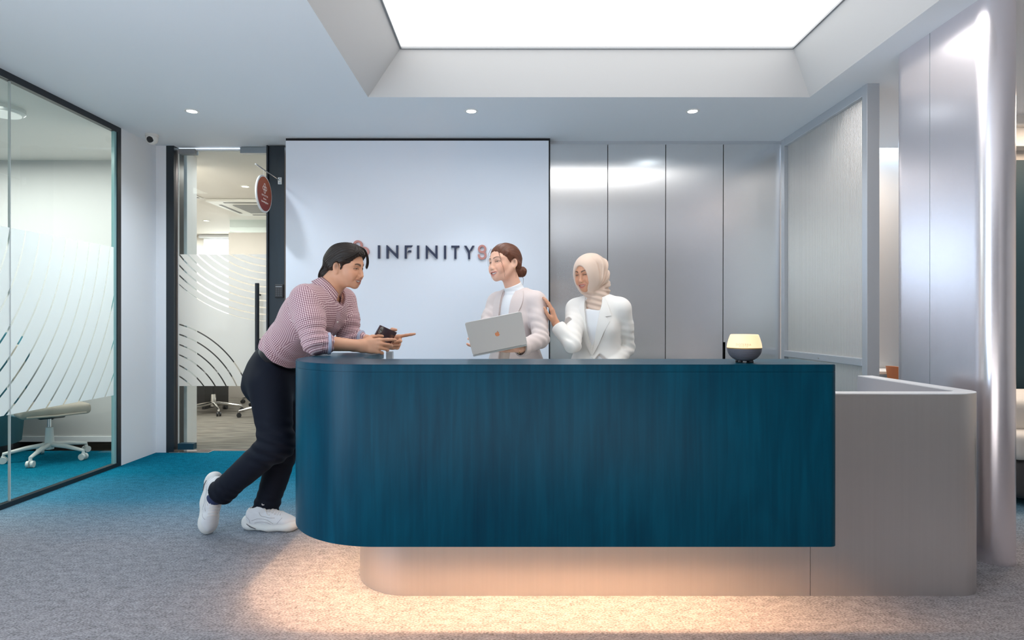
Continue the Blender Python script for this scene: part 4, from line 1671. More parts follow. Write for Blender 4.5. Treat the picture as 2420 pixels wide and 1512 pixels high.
def sheet(name, S, rows, d, m, parent, off=.003, th=.003, back=.25, sub=4):
    """lays a cloth strip on S. rows = list of (left point, right point) lines; d = direction into the body"""
    d = nv(d)
    rows = np.asarray(rows, float)
    nr, ns = len(rows), sub + 1
    u = np.linspace(0, 1, ns)
    pts = rows[:, 0][:, None] * (1 - u)[None, :, None] + rows[:, 1][:, None] * u[None, :, None]
    flatp = pts.reshape(-1, 3) - d * back
    hit = surf_ray(S, flatp, d, back * 2)
    A = hit - d * (off + th)
    Bk = hit - d * off
    n = len(A)
    V = np.concatenate([A, Bk])
    F_ = []
    idx = lambda i, j: i * ns + j
    for i in range(nr - 1):
        for j in range(ns - 1):
            F_.append((idx(i, j), idx(i, j + 1), idx(i + 1, j + 1), idx(i + 1, j)))
            F_.append((n + idx(i, j), n + idx(i + 1, j), n + idx(i + 1, j + 1), n + idx(i, j + 1)))
    for i in range(nr - 1):
        for j in (0, ns - 1):
            F_.append((idx(i, j), idx(i + 1, j), n + idx(i + 1, j), n + idx(i, j)))
    for j in range(ns - 1):
        for i in (0, nr - 1):
            F_.append((idx(i, j), idx(i, j + 1), n + idx(i, j + 1), n + idx(i, j)))
    return MB().raw([tuple(p) for p in V], F_).build(name, m, parent, angle=50)


def seg_uv(V, Fq, bones):
    """cloth coordinates per loop: each face follows its nearest bone (a, b, up reference, radius)"""
    cen = V[Fq].mean(1)
    best, which = np.full(len(cen), 1e9), np.zeros(len(cen), int)
    for i, (a, b, ref, rad) in enumerate(bones):
        d = b - a
        h = np.clip((cen - a) @ d / (d @ d), 0, 1)
        dist = np.linalg.norm(cen - a - h[:, None] * d, axis=1) / rad
        w = dist < best
        best[w], which[w] = dist[w], i
    uv = np.zeros((len(Fq), Fq.shape[1], 2))
    P_ = V[Fq]
    for i, (a, b, ref, rad) in enumerate(bones):
        sel = which == i
        if not sel.any():
            continue
        if isinstance(ref, tuple):          # trunk: flat cloth laid on each side in turn
            q3 = P_[sel] - a
            nn = np.cross(P_[sel][:, 1] - P_[sel][:, 0], P_[sel][:, 2] - P_[sel][:, 0])
            wd, fw_, sp3 = ref
            an_ = np.abs(np.stack([nn @ wd * .8, nn @ fw_, nn @ sp3 * .9], 1))
            k_ = an_.argmax(1)[:, None]
            W_, F2, S2 = q3 @ wd, q3 @ fw_, q3 @ sp3
            uv[sel, :, 0] = np.where(k_ == 0, F2, W_)
            uv[sel, :, 1] = np.where(k_ == 2, F2, S2)
            continue
        t = nv(b - a)
        r = nv(ref - t * (ref @ t))
        s = np.cross(t, r)
        q = P_[sel] - a
        ang = np.arctan2(q @ s, q @ r)
        c = cen[sel] - a
        ca = np.arctan2(c @ s, c @ r)[:, None]
        ang = ca + (ang - ca + PI) % (2 * PI) - PI
        uv[sel, :, 0] = ang * rad
        uv[sel, :, 1] = q @ t
    return uv.reshape(-1, 2)


def collar(name, o, up, fwd_, rows, gap, m, parent, front_drop=.030, flare=.10, back_rise=.0, th=.003):
    """cloth turned down round the neck, open at the throat by gap degrees each side; rows = (forward radius, side radius, height)"""
    lf = np.cross(up, fwd_)
    n_, V, Fc, UV = 44, [], [], []
    nr = len(rows)
    for i in range(n_ + 1):
        a_ = math.radians(gap + (360 - 2 * gap) * i / n_)
        k_ = abs(i / n_ - .5) * 2
        for j, (rx, ry, z_) in enumerate(rows):
            fr2 = max(0, (k_ - .6) / .4)
            dz = -.014 * k_ ** 2 + back_rise * (1 - k_) - (front_drop * fr2 if j == nr - 1 else 0) - .012 * fr2
            rr = 1 + (flare * fr2 if j == nr - 1 else 0)
            V.append(o + up * (z_ + dz) + fwd_ * (math.cos(a_) * rx * rr + .004) + lf * math.sin(a_) * ry * rr)
            UV.append((i * .0105, z_))
    for i in range(n_):
        for j in range(nr - 1):
            Fc.append((i * nr + j, (i + 1) * nr + j, (i + 1) * nr + j + 1, i * nr + j + 1))
    Fc = np.array(Fc)
    ob = np_mesh(name, np.array(V), Fc, m, parent, uv=np.array(UV)[Fc].reshape(-1, 2))
    md = ob.modifiers.new('thickness', 'SOLIDIFY')
    md.thickness = th
    return ob


def smooth_path(pts, n=4):
    pts = [np.asarray(p, float) for p in pts]
    out = []
    for i in range(len(pts) - 1):
        p0, p1, p2, p3 = pts[max(i - 1, 0)], pts[i], pts[i + 1], pts[min(i + 2, len(pts) - 1)]
        for k in range(n):
            t = k / n
            out.append(.5 * (2 * p1 + (p2 - p0) * t + (2 * p0 - 5 * p1 + 4 * p2 - p3) * t * t + (3 * p1 - p0 - 3 * p2 + p3) * t ** 3))
    return out + [pts[-1]]
# ------------------------------------------------------------------ the man leaning on the counter
man = thing('person', 'man in red gingham shirt and navy trousers leaning on the counter, finger pointing', 'person', (-1.32, 3.28, 0))
Hd, Rh, hs = P(818, 628, 3.12), face_frame(-15, 13, 4), .965
Pl, Ch, Nk = P(668, 842, 3.25), P(740, 738, 3.12), P(775, 686, 3.10)
Sr, Sl = P(722, 708, 2.97), P(808, 712, 3.27)
Er, Wr = P(743, 809, 2.90), P(852, 817, 2.985)
El, Wl = P(826, 801, 3.24), P(903, 810, 3.215)
wide = nv(Sl - Sr)
spine = nv(Ch - Pl)
fwd = nv(np.cross(spine, wide) * -1)
if fwd[0] < 0:
    fwd = -fwd
SKIN_M = (0.66, 0.335, 0.205)
S = SDF(Hd, Rh, hs)
head_forms(S, smile=1.0, neck_to=Nk, neck_r=.060)
S.set()
S.cone(Er, Wr, .043, .028, .01)
S.cone(El, Wl, .043, .028, .01)
# right hand round the phone, back of the hand to the camera
Rr = frame((1, .10, .0), (-.05, -1, .22))
S.set(Wr, Rr, 1.0)
hand_forms(S, 1, [(14, 16, 12), (30, 34, 26), (38, 40, 30), (46, 44, 34)], spread=(.10, .0, -.06, -.10), thumb=((.62, .55, -.60), (.80, .30, -.60), (.90, .0, -.45)), wrist_r=.029)
# left hand, palm to the camera, index finger pointing to the right
Rl = frame((.985, -.02, .05), (.12, 1, .10))
S.set(Wl, Rl, 1.0)
hand_forms(S, -1, [(-4, 6, 4), (72, 92, 52), (76, 94, 54), (80, 94, 54)], spread=(.12, .02, -.05, -.12), thumb=((.50, .72, -.45), (.72, .42, -.50), (.80, -.05, -.55)), wrist_r=.028)
S.set()
a = grow(S, .0024, *bbox([Hd + .17, Hd - [.17, .17, .15], Nk], .01), relax=1)
b = grow(S, .0026, *bbox([Er + [.06, 0, 0], Wr + [.22, 0, 0], Wl + [.22, 0, 0]], .075), relax=1)
# trunk and legs under the clothes
Hr, Kr, Ar = P(638, 905, 3.16), P(653, 1048, 3.10), P(518, 1168, 3.20)
Hl, Kl, Al = P(668, 885, 3.36), P(674, 1050, 3.34), P(628, 1203, 3.34)
T = SDF()
T.cone(Pl, Ch, .095, .125, .05, flat=(fwd, .72))
T.cone(Ch, Nk - [0, 0, .03], .12, .06, .05, flat=(fwd, .75))
T.cone(Sr, Sl, .055, .055, .05)
T.cone(Sr, Er, .050, .040, .03)
T.cone(Sl, El, .050, .040, .03)
T.cone(Er, Er + (Wr - Er) * .4, .04, .036, .02)
for h_, k_, a_ in ((Hr, Kr, Ar), (Hl, Kl, Al)):
    T.cone(Pl, h_ + (k_ - h_) * .45, .055, .066, .03)
    T.cone(h_ + (k_ - h_) * .45, k_, .066, .053, .03)
    T.cone(k_, a_, .053, .036, .03)
c = grow(T, .012, *bbox([Pl, Nk, Sr, Sl, Er, El, Wr, Ar, Al, Kr, Kl], .15))
V, Fq = bind(c, a, b)
np_mesh('body', V, Fq, M['skin'], man, head_paint(V, (Hd, Rh, hs), SKIN_M, (0.36, 0.12, 0.09), (0.02, 0.013, 0.01), .35, 1.0, brow_w=.0066))
eyes(man, (Hd, Rh, hs), gaze=(1, .1, -.4), open_=.0036)
teeth(man, (Hd, Rh, hs))

# hair: swept back, long at the nape, a loose lock over the far brow
S = SDF(Hd, Rh, hs)
S.ell((-.016, 0, .040), (.104, .0835, .083), .01)
S.ell((.026, 0, .074), (.068, .070, .048), .03)
S.cone((-.078, 0, .00), (-.098, 0, -.070), .052, .040, .04, flat=((0, 1, 0), 1.25))
S.cone((-.098, 0, -.070), (-.112, 0, -.112), .040, .026, .03, flat=((0, 1, 0), 1.5))
for s in (1, -1):
    S.cone((.015, s * .072, .032), (-.045, s * .066, -.012), .016, .022, .02)
S.ell((.128, -.0, -.016), (.088, .125, .102), .006, -1)
S.ell((.035, 0, -.085), (.075, .13, .078), .006, -1)
for s in (1, -1):
    S.ell((-.004, s * .088, -.014), (.0235, .026, .034), .004, -1)
    S.cone((.020, s * .0725, .020), (.014, s * .0735, -.018), .0065, .003, .006)

def groove(o, R, s, amp, fq, slope, seed, curve=0.0):
    def f(p):
        q = (p - o) @ R / s
        t = q[:, 2] * slope[2] + q[:, 0] * slope[0] + np.abs(q[:, 1]) * slope[1] + curve * q[:, 0] ** 2
        n = wob(q, (35, 35, 35), seed, 2)
        return amp * (np.sin(t * fq + 3.0 * n) * .6 + np.sin(t * fq * 2.3 + 4 * n + 1) * .4)
    return f


S.disp, S.amp = groove(Hd, Rh, hs, .0020, 430, (-.55, -.75, .75), 5, 1.5), .002
lo, hi = bbox([Hd + .15, Hd - .16], .02)
S.set()
V, Fq = grow(S, .0022, lo, hi, relax=0)
np_mesh('hair', V, Fq, M['hair_black'], man)
lk = MB()
rs = random.Random(4)


def lock(ctrl, n, spread, r0):
    for i in range(n):
        dv = np.array([rs.uniform(-1, 1) for _ in range(3)]) * spread
        k1 = rs.uniform(.82, 1.05)
        pts_ = [np.array(p) + dv * (1 - .35 * q / (len(ctrl) - 1)) for q, p in enumerate(ctrl)]
        pts_[-1] = pts_[-2] + (pts_[-1] - pts_[-2]) * k1
        sm = smooth_path(pts_, 4)
        lk.tube([Hd + Rh @ (p * hs) for p in sm], list(r0 * np.linspace(1, .25, len(sm)) ** .7), 5)


# parting at the top; the near half sweeps back over the temple, the far half falls past the brow
for t_ in np.linspace(0, 1, 7):
    lock([(.020 + .03 * t_, -.006, .121 - .006 * t_), (.060 + .022 * t_, -.030, .110 - .010 * t_), (.072 + .010 * t_, -.056, .087 - .006 * t_), (.048 + .004 * t_, -.0735, .062 - .008 * t_), (.010, -.0815, .038 - .012 * t_)], 6, .0045, .0034)
for t_ in np.linspace(0, 1, 5):
    lock([(.030 + .03 * t_, .004, .120 - .006 * t_), (.068 + .012 * t_, .024, .107), (.087 + .008 * t_, .044, .074), (.092 + .009 * t_, .054, .036), (.088 + .010 * t_, .055, .004)], 6, .0040, .0026)
for y0 in np.linspace(-.06, .05, 8):
    lock([(-.100, y0, -.02), (-.118, y0, -.055), (-.122, y0, -.085), (-.112, y0, -.108)], 3, .006, .0042)
lk.build('hair_strands', M['hair_black'], man, angle=180)['kind'] = 'stuff'

# shirt
S = SDF()
waist = Pl + (Ch - Pl) * .25 - fwd * .005
S.cone(Pl, waist, .150, .154, .05, flat=(fwd, .62))
S.cone(waist, Ch, .160, .176, .06, flat=(fwd, .72))
S.cone(Ch, Nk - spine * .05, .160, .075, .05, flat=(fwd, .78))
S.ell(Ch + fwd * .045 - spine * .01, (.10, .16, .13), .06, R=frame(fwd, spine))
S.cone(Sr + wide * .02, Sl - wide * .02, .068, .068, .04)
for s_, e_, w_ in ((Sr, Er, Wr), (Sl, El, Wl)):
    S.cone(s_, s_ + (e_ - s_) * .5, .078, .074, .03)
    S.cone(s_ + (e_ - s_) * .5, e_, .074, .056, .02)
    d_ = nv(w_ - e_)
    S.cone(e_, e_ + d_ * .055, .056, .051, .02)
    S.ell(e_ + d_ * .062, (.016, .052, .052), .006, R=frame(d_, (0, 0, 1)))
    S.ell(e_ + d_ * .030, (.018, .055, .055), .008, R=frame(d_, (0, 0, 1)))
for e_, w_ in ((Er, Wr), (El, Wl)):
    pass
up_n = nv(Hd - Nk)
fr_n = nv(fwd - up_n * (fwd @ up_n))


def neckhole(p):
    q = p - (Nk + up_n * .008)
    t = q @ up_n + .35 * (q @ fr_n)
    r_ = np.linalg.norm(q - (q @ up_n)[:, None] * up_n, axis=1)
    return np.maximum(-t, r_ - .105)


S.p.append((neckhole, .006, -1))
cn = nv([spine[0], -.04, spine[2]])
S.cut(Pl + cn * .004, -cn)


def shirt_folds(p):
    el = np.exp(-((p - Er) ** 2).sum(1) / .014) + np.exp(-((p - El) ** 2).sum(1) / .014)
    ws = np.exp(-(((p - waist) @ spine) / .085) ** 2)
    u = (p - Er) @ nv(Sr - Er)
    return .0022 * wob(p, (34, 34, 34), 11) + .0042 * el * np.sin(u * 190 + 2.2 * wob(p, (20, 20, 20), 3)) + .0045 * ws * np.sin((p @ (spine * .8 + fwd * .5)) * 120 + 2.5 * wob(p, (14, 14, 14), 8))


S.disp, S.amp = shirt_folds, .008
shirtS = S
V, Fq = grow(S, .0045, *bbox([Pl, Ch, Nk, Sr, Sl, Er, El], .21), relax=1)
bones = [(Pl, Nk, (wide, fwd, spine), .16), (Sr, Er, fwd, .07), (Sl, El, fwd, .07), (Er, Er + nv(Wr - Er) * .08, np.array([0, 0, 1.]), .06), (El, El + nv(Wl - El) * .08, np.array([0, 0, 1.]), .06)]
np_mesh('shirt', V, Fq, M['gingham'], man, uv=seg_uv(V, Fq, bones))
# collar: stand and fold round the neck, open at the throat
collar('collar', Nk, up_n, fr_n, [(.064, .056, .024), (.070, .062, .040), (.080, .071, .024), (.098, .090, -.012)], 22, M['gingham'], man)
# turned-up cuffs show the pale inside of the cloth
for e_, w_ in ((Er, Wr), (El, Wl)):
    d_ = nv(w_ - e_)
    MB().lathe([(.046, -.004), (.0550, -.004), (.0560, 0), (.0550, .010), (.045, .012)], seg=32, R=frame((0, 0, 1), d_) , c=e_ + d_ * .066, close=False).build('cuff_edge', M['collar_lining'], man)
# placket and buttons
rows = []
for t_ in np.linspace(0, 1, 18):
    c_ = (Nk - up_n * .03 + fwd * .06) * (1 - t_) + (Pl + fwd * .08 + spine * .05) * t_
    rows.append((c_ - wide * .017, c_ + wide * .017))
sheet('placket', shirtS, rows, -fwd, M['gingham_plain'], man, off=.0, th=.002, back=.30, sub=2)
for t_ in (.12, .30, .48, .66):
    c_ = (Nk - up_n * .03 + fwd * .06) * (1 - t_) + (Pl + fwd * .08 + spine * .05) * t_
    h_ = surf_ray(shirtS, (c_ + fwd * .3)[None], -fwd, .6)[0]
    MB().lathe([(0, .0045), (.005, .0045), (.0055, .003), (.0055, 0)], seg=14, R=frame(spine, fwd), c=h_).build('button', M['white_plastic'], man)

# trousers
S = SDF()
S.cone(Pl + spine * .02, Pl - spine * .10, .152, .165, .04, flat=(fwd, .64))
S.cone(Pl - spine * .06, (Hr + Hl) / 2 + [0, 0, -.03], .125, .125, .05)
bt = nv(-fwd * .8 - np.array([0, 0, .3]))
S.ell(Pl - spine * .15 + fwd * .035, (.088, .150, .165), .09, R=frame(fwd, spine))
for h_, k_, a_, hr in ((Hr, Kr, Ar, .112), (Hl, Kl, Al, .106)):
    S.cone(h_, k_, hr, .086, .04)
    S.ell(k_, (.092, .086, .092), .03)
    S.cone(k_, a_ + (k_ - a_) * .05, .084, .064, .03)
    e_ = a_ + (k_ - a_) * .0
    S.cone(e_ + (k_ - a_) * .10, e_ + (k_ - a_) * -.02, .066, .070, .02)
S.cut(Pl - cn * .016, cn)
for k_, a_ in ((Kr, Ar), (Kl, Al)):
    d_ = nv(a_ - k_)
    o_ = a_ + d_ * .005

    def hemcut(p, o=o_, d=d_):
        q = p - o
        t = q @ d
        r_ = np.linalg.norm(q - t[:, None] * d, axis=1)
        return np.maximum(-t, r_ - .16)
    S.p.append((hemcut, .003, -1))


def trouser_folds(p):
    out = .0042 * wob(p, (24, 24, 15), 21)
    for k_, a_, h_ in ((Kr, Ar, Hr), (Kl, Al, Hl)):
        g = np.exp(-((p - k_) ** 2).sum(1) / .012)
        out += .0105 * g * np.sin((p @ np.array([.35, .2, 1])) * 105 + 2.2 * wob(p, (12, 12, 12), 6))
        g = np.exp(-((p - a_) ** 2).sum(1) / .012)
        out += .0050 * g * np.sin((p @ nv(k_ - a_)) * 140 + 2.0 * wob(p, (14, 14, 14), 9))
    g = np.exp(-((p - (Pl - spine * .2 + fwd * .08)) ** 2).sum(1) / .02)
    out += .006 * g * np.sin((p @ np.array([.5, .1, .85])) * 95 + 2 * wob(p, (10, 10, 10), 2))
    return out


S.disp, S.amp = trouser_folds, .010
trS = S
V, Fq = grow(S, .006, *bbox([Pl, Hr, Hl, Kr, Kl, Ar, Al], .22), relax=1)
np_mesh('trousers', V, Fq, M['trousers_navy'], man)
S = SDF()
S.cone(Pl + spine * .05, Pl - spine * .07, .159, .163, .04, flat=(fwd, .65))
S.cut(Pl + cn * .008, cn)
S.cut(Pl - cn * .030, -cn)
V, Fq = grow(S, .004, *bbox([Pl], .25), relax=0)
np_mesh('belt', V, Fq, M['belt'], man)
# patch pocket line of the trousers
pk = MB()
pts_ = surf_ray(trS, np.array([P(609 + 6 * math.sin(i / 9 * PI), 868 + 48 * i / 9, 2.85) for i in range(10)]), np.array([0, 1., 0]), .8)
pk.tube([tuple(p) for p in pts_], .0011, 6).build('pocket_seam', M['trousers_navy'], man)


M['shoe_lace'] = mat('shoe_lace', (.80, .74, .70), .7)
M['shoe_seam'] = mat('shoe_seam', (.40, .37, .37), .7)
# chunky white trainers
def shoe(R, o):
    S = SDF()
    S.ell((.055, 0, .072), (.048, .037, .058), .02)
    S.cone((.05, 0, .06), (.15, 0, .056), .039, .041, .02)
    S.ell((.220, .002, .052), (.078, .045, .034), .03)
    S.cone((.10, 0, .098), (.205, 0, .070), .030, .026, .025)
    S.cone((.060, 0, .092), (.100, 0, .118), .036, .030, .02)
    S.ell((.058, 0, .150), (.040, .026, .052), .006, -1)
    S.cut((0, 0, .026), (0, 0, -1))
    S.disp, S.amp = (lambda p: .0016 * np.sin(p[:, 0] * 95 + 60 * p[:, 2] + 1.5 * wob(p, (25, 25, 25), 4)) * (p[:, 2] < .105)), .002
    V, Fq = grow(S, .0032, (-.02, -.07, .0), (.33, .07, .17))
    SU = S
    u = np_mesh('shoe_upper', o + V @ R.T, Fq, M['shoe_white'], man)
    S = SDF()
    S.cone((.045, 0, .022), (.130, 0, .018), .046, .042, .02, flat=((0, 0, 1), .62))
    S.cone((.130, 0, .018), (.235, .002, .022), .043, .054, .03, flat=((0, 0, 1), .56))
    S.ell((.255, .002, .030), (.058, .047, .030), .02)
    S.ell((.012, 0, .040), (.030, .036, .034), .02)
    S.cut((0, 0, 0), (0, 0, -1))
    S.ell((.125, 0, -.006), (.030, .08, .014), .006, -1)
    S.disp, S.amp = (lambda p: .0022 * np.sin(p[:, 0] * 46 + .6)), .0025
    V, Fq = grow(S, .0034, (-.04, -.08, -.02), (.34, .08, .09))
    np_mesh('shoe_sole', o + V @ R.T, Fq, M['shoe_sole'], u)
    lc = MB()

    def top(x, y, lift=.0012):
        z = surf_ray(SU, np.array([[x, y, .22]]), np.array([0, 0, -1.]), .2)[0]
        return o + R @ (z + np.array([0, 0, lift]))
    for i in range(7):
        x_ = .104 + i * .0165
        for s in (1, -1):
            lc.tube([top(x_ + (t_ + 1) * .006, s * t_ * .026) for t_ in (-1, -.5, 0, .5, 1)], .0026, 6)
    for s in (1, -1):
        a0 = top(.108, 0, .004)
        lc.tube(smooth_path([a0, a0 + R @ np.array([.002, s * .018, .003]), a0 + R @ np.array([.008, s * .032, -.006]), a0 + R @ np.array([.018, s * .022, -.006]), a0], 4), .0022, 6)
        lc.tube(smooth_path([a0, top(.124, s * .022, .004), top(.146, s * .034, .004), top(.160, s * .036, .003)], 4), .0020, 6)
    lc.build('laces', M['shoe_lace'], u, angle=180)
    sm = MB()
    for s in (1, -1):
        for cv_ in ([(.012, .085), (.045, .066), (.050, .045)], [(.060, .058), (.100, .070), (.150, .064), (.185, .046)], [(.075, .045), (.120, .054), (.170, .044)], [(.205, .046), (.222, .066), (.232, .078)], [(.100, .105), (.112, .085), (.150, .078), (.190, .076)]):
            pp = smooth_path([np.array([x, 0, z]) for x, z in cv_], 4)
            pp = np.array([[p[0], s * .12, p[2]] for p in pp])
            hit = surf_ray(SU, pp, np.array([0, -s * 1., 0]), .16)
            sm.tube([o + R @ h for h in hit], .0012, 5)
    sm.build('shoe_seams', M['shoe_seam'], u, angle=180)
    ins = MB()
    for s in (1, -1):
        ins.tube([o + R @ np.array(p) for p in ((.030, s * .0425, .040), (.055, s * .0465, .026), (.085, s * .0450, .014))], [.0015, .0035, .0015], 6)
        ins.tube([o + R @ np.array(p) for p in ((.118, s * .0415, .022), (.128, s * .0425, .013), (.150, s * .0455, .012))], [.002, .004, .0015], 6)
    ins.build('sole_insert', M['shoe_dark'], u, angle=180)
    return u


toe = nv((1, -.10, 0))
shoe(frame(toe, (0, 0, 1)), P(580, 1250, 3.31) * np.array([1, 1, 0]) + np.array([0, 0, .001]))
Rb = frame((-.03, -.22, -.97), (.66, -.72, .12))
tip = P(488, 1258, 3.22)
o_ = tip - Rb[:, 0] * .296 - Rb[:, 2] * .02
o_[2] += .012 - (o_ + Rb @ np.array([.306, 0, .028]))[2]
shoe(Rb, o_)
for k_, a_ in ((Kr, Ar), (Kl, Al)):
    d_ = nv(a_ - k_)
    MB().tube([a_ - d_ * .05, a_ + d_ * .02, a_ + d_ * .05], [.045, .043, .040], 20).build('sock', M['sock'], man)
MB().lathe([(.0285, -.007), (.0325, -.006), (.0325, .006), (.0285, .007)], seg=28, R=frame((0, 0, 1), Rl[:, 0]), c=Wl - Rl[:, 0] * .004, close=True).build('wristband', M['black_plastic'], man)

# phone held in the right hand
La = nv((.42, .86, -.27))
Wd = nv(np.array((.028, .002, .050)) - La * (np.array((.028, .002, .050)) @ La))
Th = np.cross(La, Wd)
if Th[1] > 0:
    Th = -Th
Rp = np.stack([La, np.cross(Th, La), Th], 1)
if (Rp[:, 1] @ Wd) < 0:
    Rp = np.stack([-La, np.cross(Th, -La), Th], 1)
sg = 1 if (Rp[:, 0] @ La) > 0 else -1
phc = P(899, 768, 3.045) - Wd * .036 + La * .072
ph = thing('phone', 'dark maroon mobile phone held by the man leaning on the counter', 'phone', tuple(phc))
MB().box(-.073, .073, -.036, .036, -.004, .004, .0035, R=Rp, at=phc, seg=3).build('body', mat('phone_maroon', (0.045, 0.012, 0.020), .22, coat=.5), ph)
MB().box(-.071, .071, -.034, .034, -.0048, -.0040, .0003, R=Rp, at=phc).build('screen', M['black_plastic'], ph)
cpos = phc + Rp @ np.array([-.055 * sg, .014, .004])
MB().prism([(.0105 * math.cos(t_) , .0105 * math.sin(t_) + (.008 if math.sin(t_) > 0 else -.008)) for t_ in np.linspace(0, 2 * PI, 36, endpoint=False)], 0, .002, R=Rp, at=cpos).build('camera_ring', mat('champagne_ring', (.75, .66, .58), .3, .7), ph, angle=50)
MB().prism([(.0082 * math.cos(t_) , .0082 * math.sin(t_) + (.0075 if math.sin(t_) > 0 else -.0075)) for t_ in np.linspace(0, 2 * PI, 36, endpoint=False)], 0, .0026, R=Rp, at=cpos).build('camera_plate', M['black_plastic'], ph, angle=50)
for dy in (-.007, .007):
    MB().lathe([(0, .0034), (.0045, .0034), (.0055, .0026)], seg=16, R=Rp, c=cpos + Rp @ np.array([0, dy, 0])).build('camera_lens', M['chrome'], ph)
# ------------------------------------------------------------------ the two women behind the counter
def female_torso(S, o, R, g=0.0, sh=.165):
    S.set(o, R, 1.0)
    S.ell((.0, 0, -.135), (.098 + g, .130 + g, .150 + g), .03)
    for s in (1, -1):
        S.ell((.062, s * .060, -.185), (.048 + g, .060 + g, .056 + g), .04)
        S.cone((-.008, s * .02, -.015), (-.010, s * (sh - .03), -.048), .046 + g, .042 + g, .03)
    S.cone((-.010, sh - .02, -.060), (-.010, -sh + .02, -.060), .050 + g, .050 + g, .03)
    S.cone((0, 0, -.12), (0, 0, -.30), .118 + g, .112 + g, .05, flat=((1, 0, 0), .80))
    S.ell((-.005, 0, -.47), (.112 + g, .160 + g, .13 + g), .05)
    S.cone((0, 0, -.30), (-.005, 0, -.45), .115 + g, .145 + g, .05, flat=((1, 0, 0), .76))
    return S


def woman_common(root, o, R, Hd, Rh, hs, arms, hands, skin, lips, brow, smile, gaze, eye_open, hair_neck=.046, sh=.165, brow_w=.0040, blush=.4):
    """head, neck, arms, hands and trunk as one body; trousers and shoes below the counter"""
    S = SDF(Hd, Rh, hs)
    head_forms(S, smile=smile, female=True, neck_to=o + R @ np.array([-.005, 0, -.005]), neck_r=hair_neck)
    S.set()
    fine = [bbox([Hd + .16, Hd - .16, o], .02)]
    for (s_, e_, w_), (side, Rf, curls, spread, thumb) in zip(arms, hands):
        S.set()
        S.cone(e_, w_, .036, .0235, .01)
        S.set(w_, Rf, .92)
        hand_forms(S, side, curls, spread=spread, thumb=thumb, wrist_r=.025)
        S.set()
        fine.append(bbox([w_, w_ + Rf[:, 0] * .12], .105))
    parts = [grow(S, .0024, *bb, relax=1) for bb in fine]
    T = SDF()
    female_torso(T, o, R, -.012, sh)
    T.set()
    for s_, e_, w_ in arms:
        T.cone(s_, e_, .038, .034, .03)
        T.cone(e_, e_ + (w_ - e_) * .8, .034, .026, .02)
    legs = []
    for sg in (1, -1):
        h_ = o + R @ np.array([-.005, sg * .085, -.52])
        k_ = np.array([h_[0], h_[1], .47]) + R @ np.array([.015, 0, 0])
        a_ = np.array([h_[0], h_[1], .085]) + R @ np.array([-.02, 0, 0])
        legs.append((h_, k_, a_))
        T.cone(h_, k_, .070, .048, .03)
        T.cone(k_, a_, .046, .032, .03)
    parts.append(grow(T, .012, *bbox([o] + [p for l in legs for p in l] + [p for a in arms for p in a], .2)))
    V, Fq = bind(parts[-1], *parts[:-1])
    np_mesh('body', V, Fq, M['skin'], root, head_paint(V, (Hd, Rh, hs), skin, lips, brow, blush, smile, brow_w))
    eyes(root, (Hd, Rh, hs), gaze, eye_open)
    if smile > .3:
        teeth(root, (Hd, Rh, hs), .0058)
    return legs


def trousers_shoes(root, o, R, legs, m, shoe_m):
    S = SDF()
    S.set(o, R)
    S.ell((-.005, 0, -.47), (.116, .164, .13), .05)
    S.cone((0, 0, -.33), (0, 0, -.45), .13, .15, .05, flat=((1, 0, 0), .76))
    S.set()
    for h_, k_, a_ in legs:
        S.cone(h_, k_, .088, .070, .04)
        S.cone(k_, a_ + [0, 0, .02], .070, .075, .03)
    S.set(o, R)
    S.cut((0, 0, -.34), (0, 0, 1))
    S.set()
    S.cut((0, 0, .055), (0, 0, -1))
    S.disp, S.amp = (lambda p: .003 * wob(p, (20, 20, 9), 31)), .004
    V, Fq = grow(S, .009, *bbox([o + R @ np.array([0, 0, -.3])] + [p for l in legs for p in l], .22))
    np_mesh('trousers', V, Fq, m, root)
    for h_, k_, a_ in legs:
        S = SDF(np.array([a_[0], a_[1], 0]), R)
        S.ell((.01, 0, .045), (.05, .036, .05), .02)
        S.cone((0, 0, .035), (.15, 0, .025), .034, .032, .03)
        S.ell((.15, 0, .028), (.06, .040, .026), .02)
        S.set()
        S.cut((0, 0, .002), (0, 0, -1))
        V, Fq = grow(S, .006, *bbox([a_ * [1, 1, 0]], .26))
        np_mesh('shoe', V, Fq, shoe_m, root)


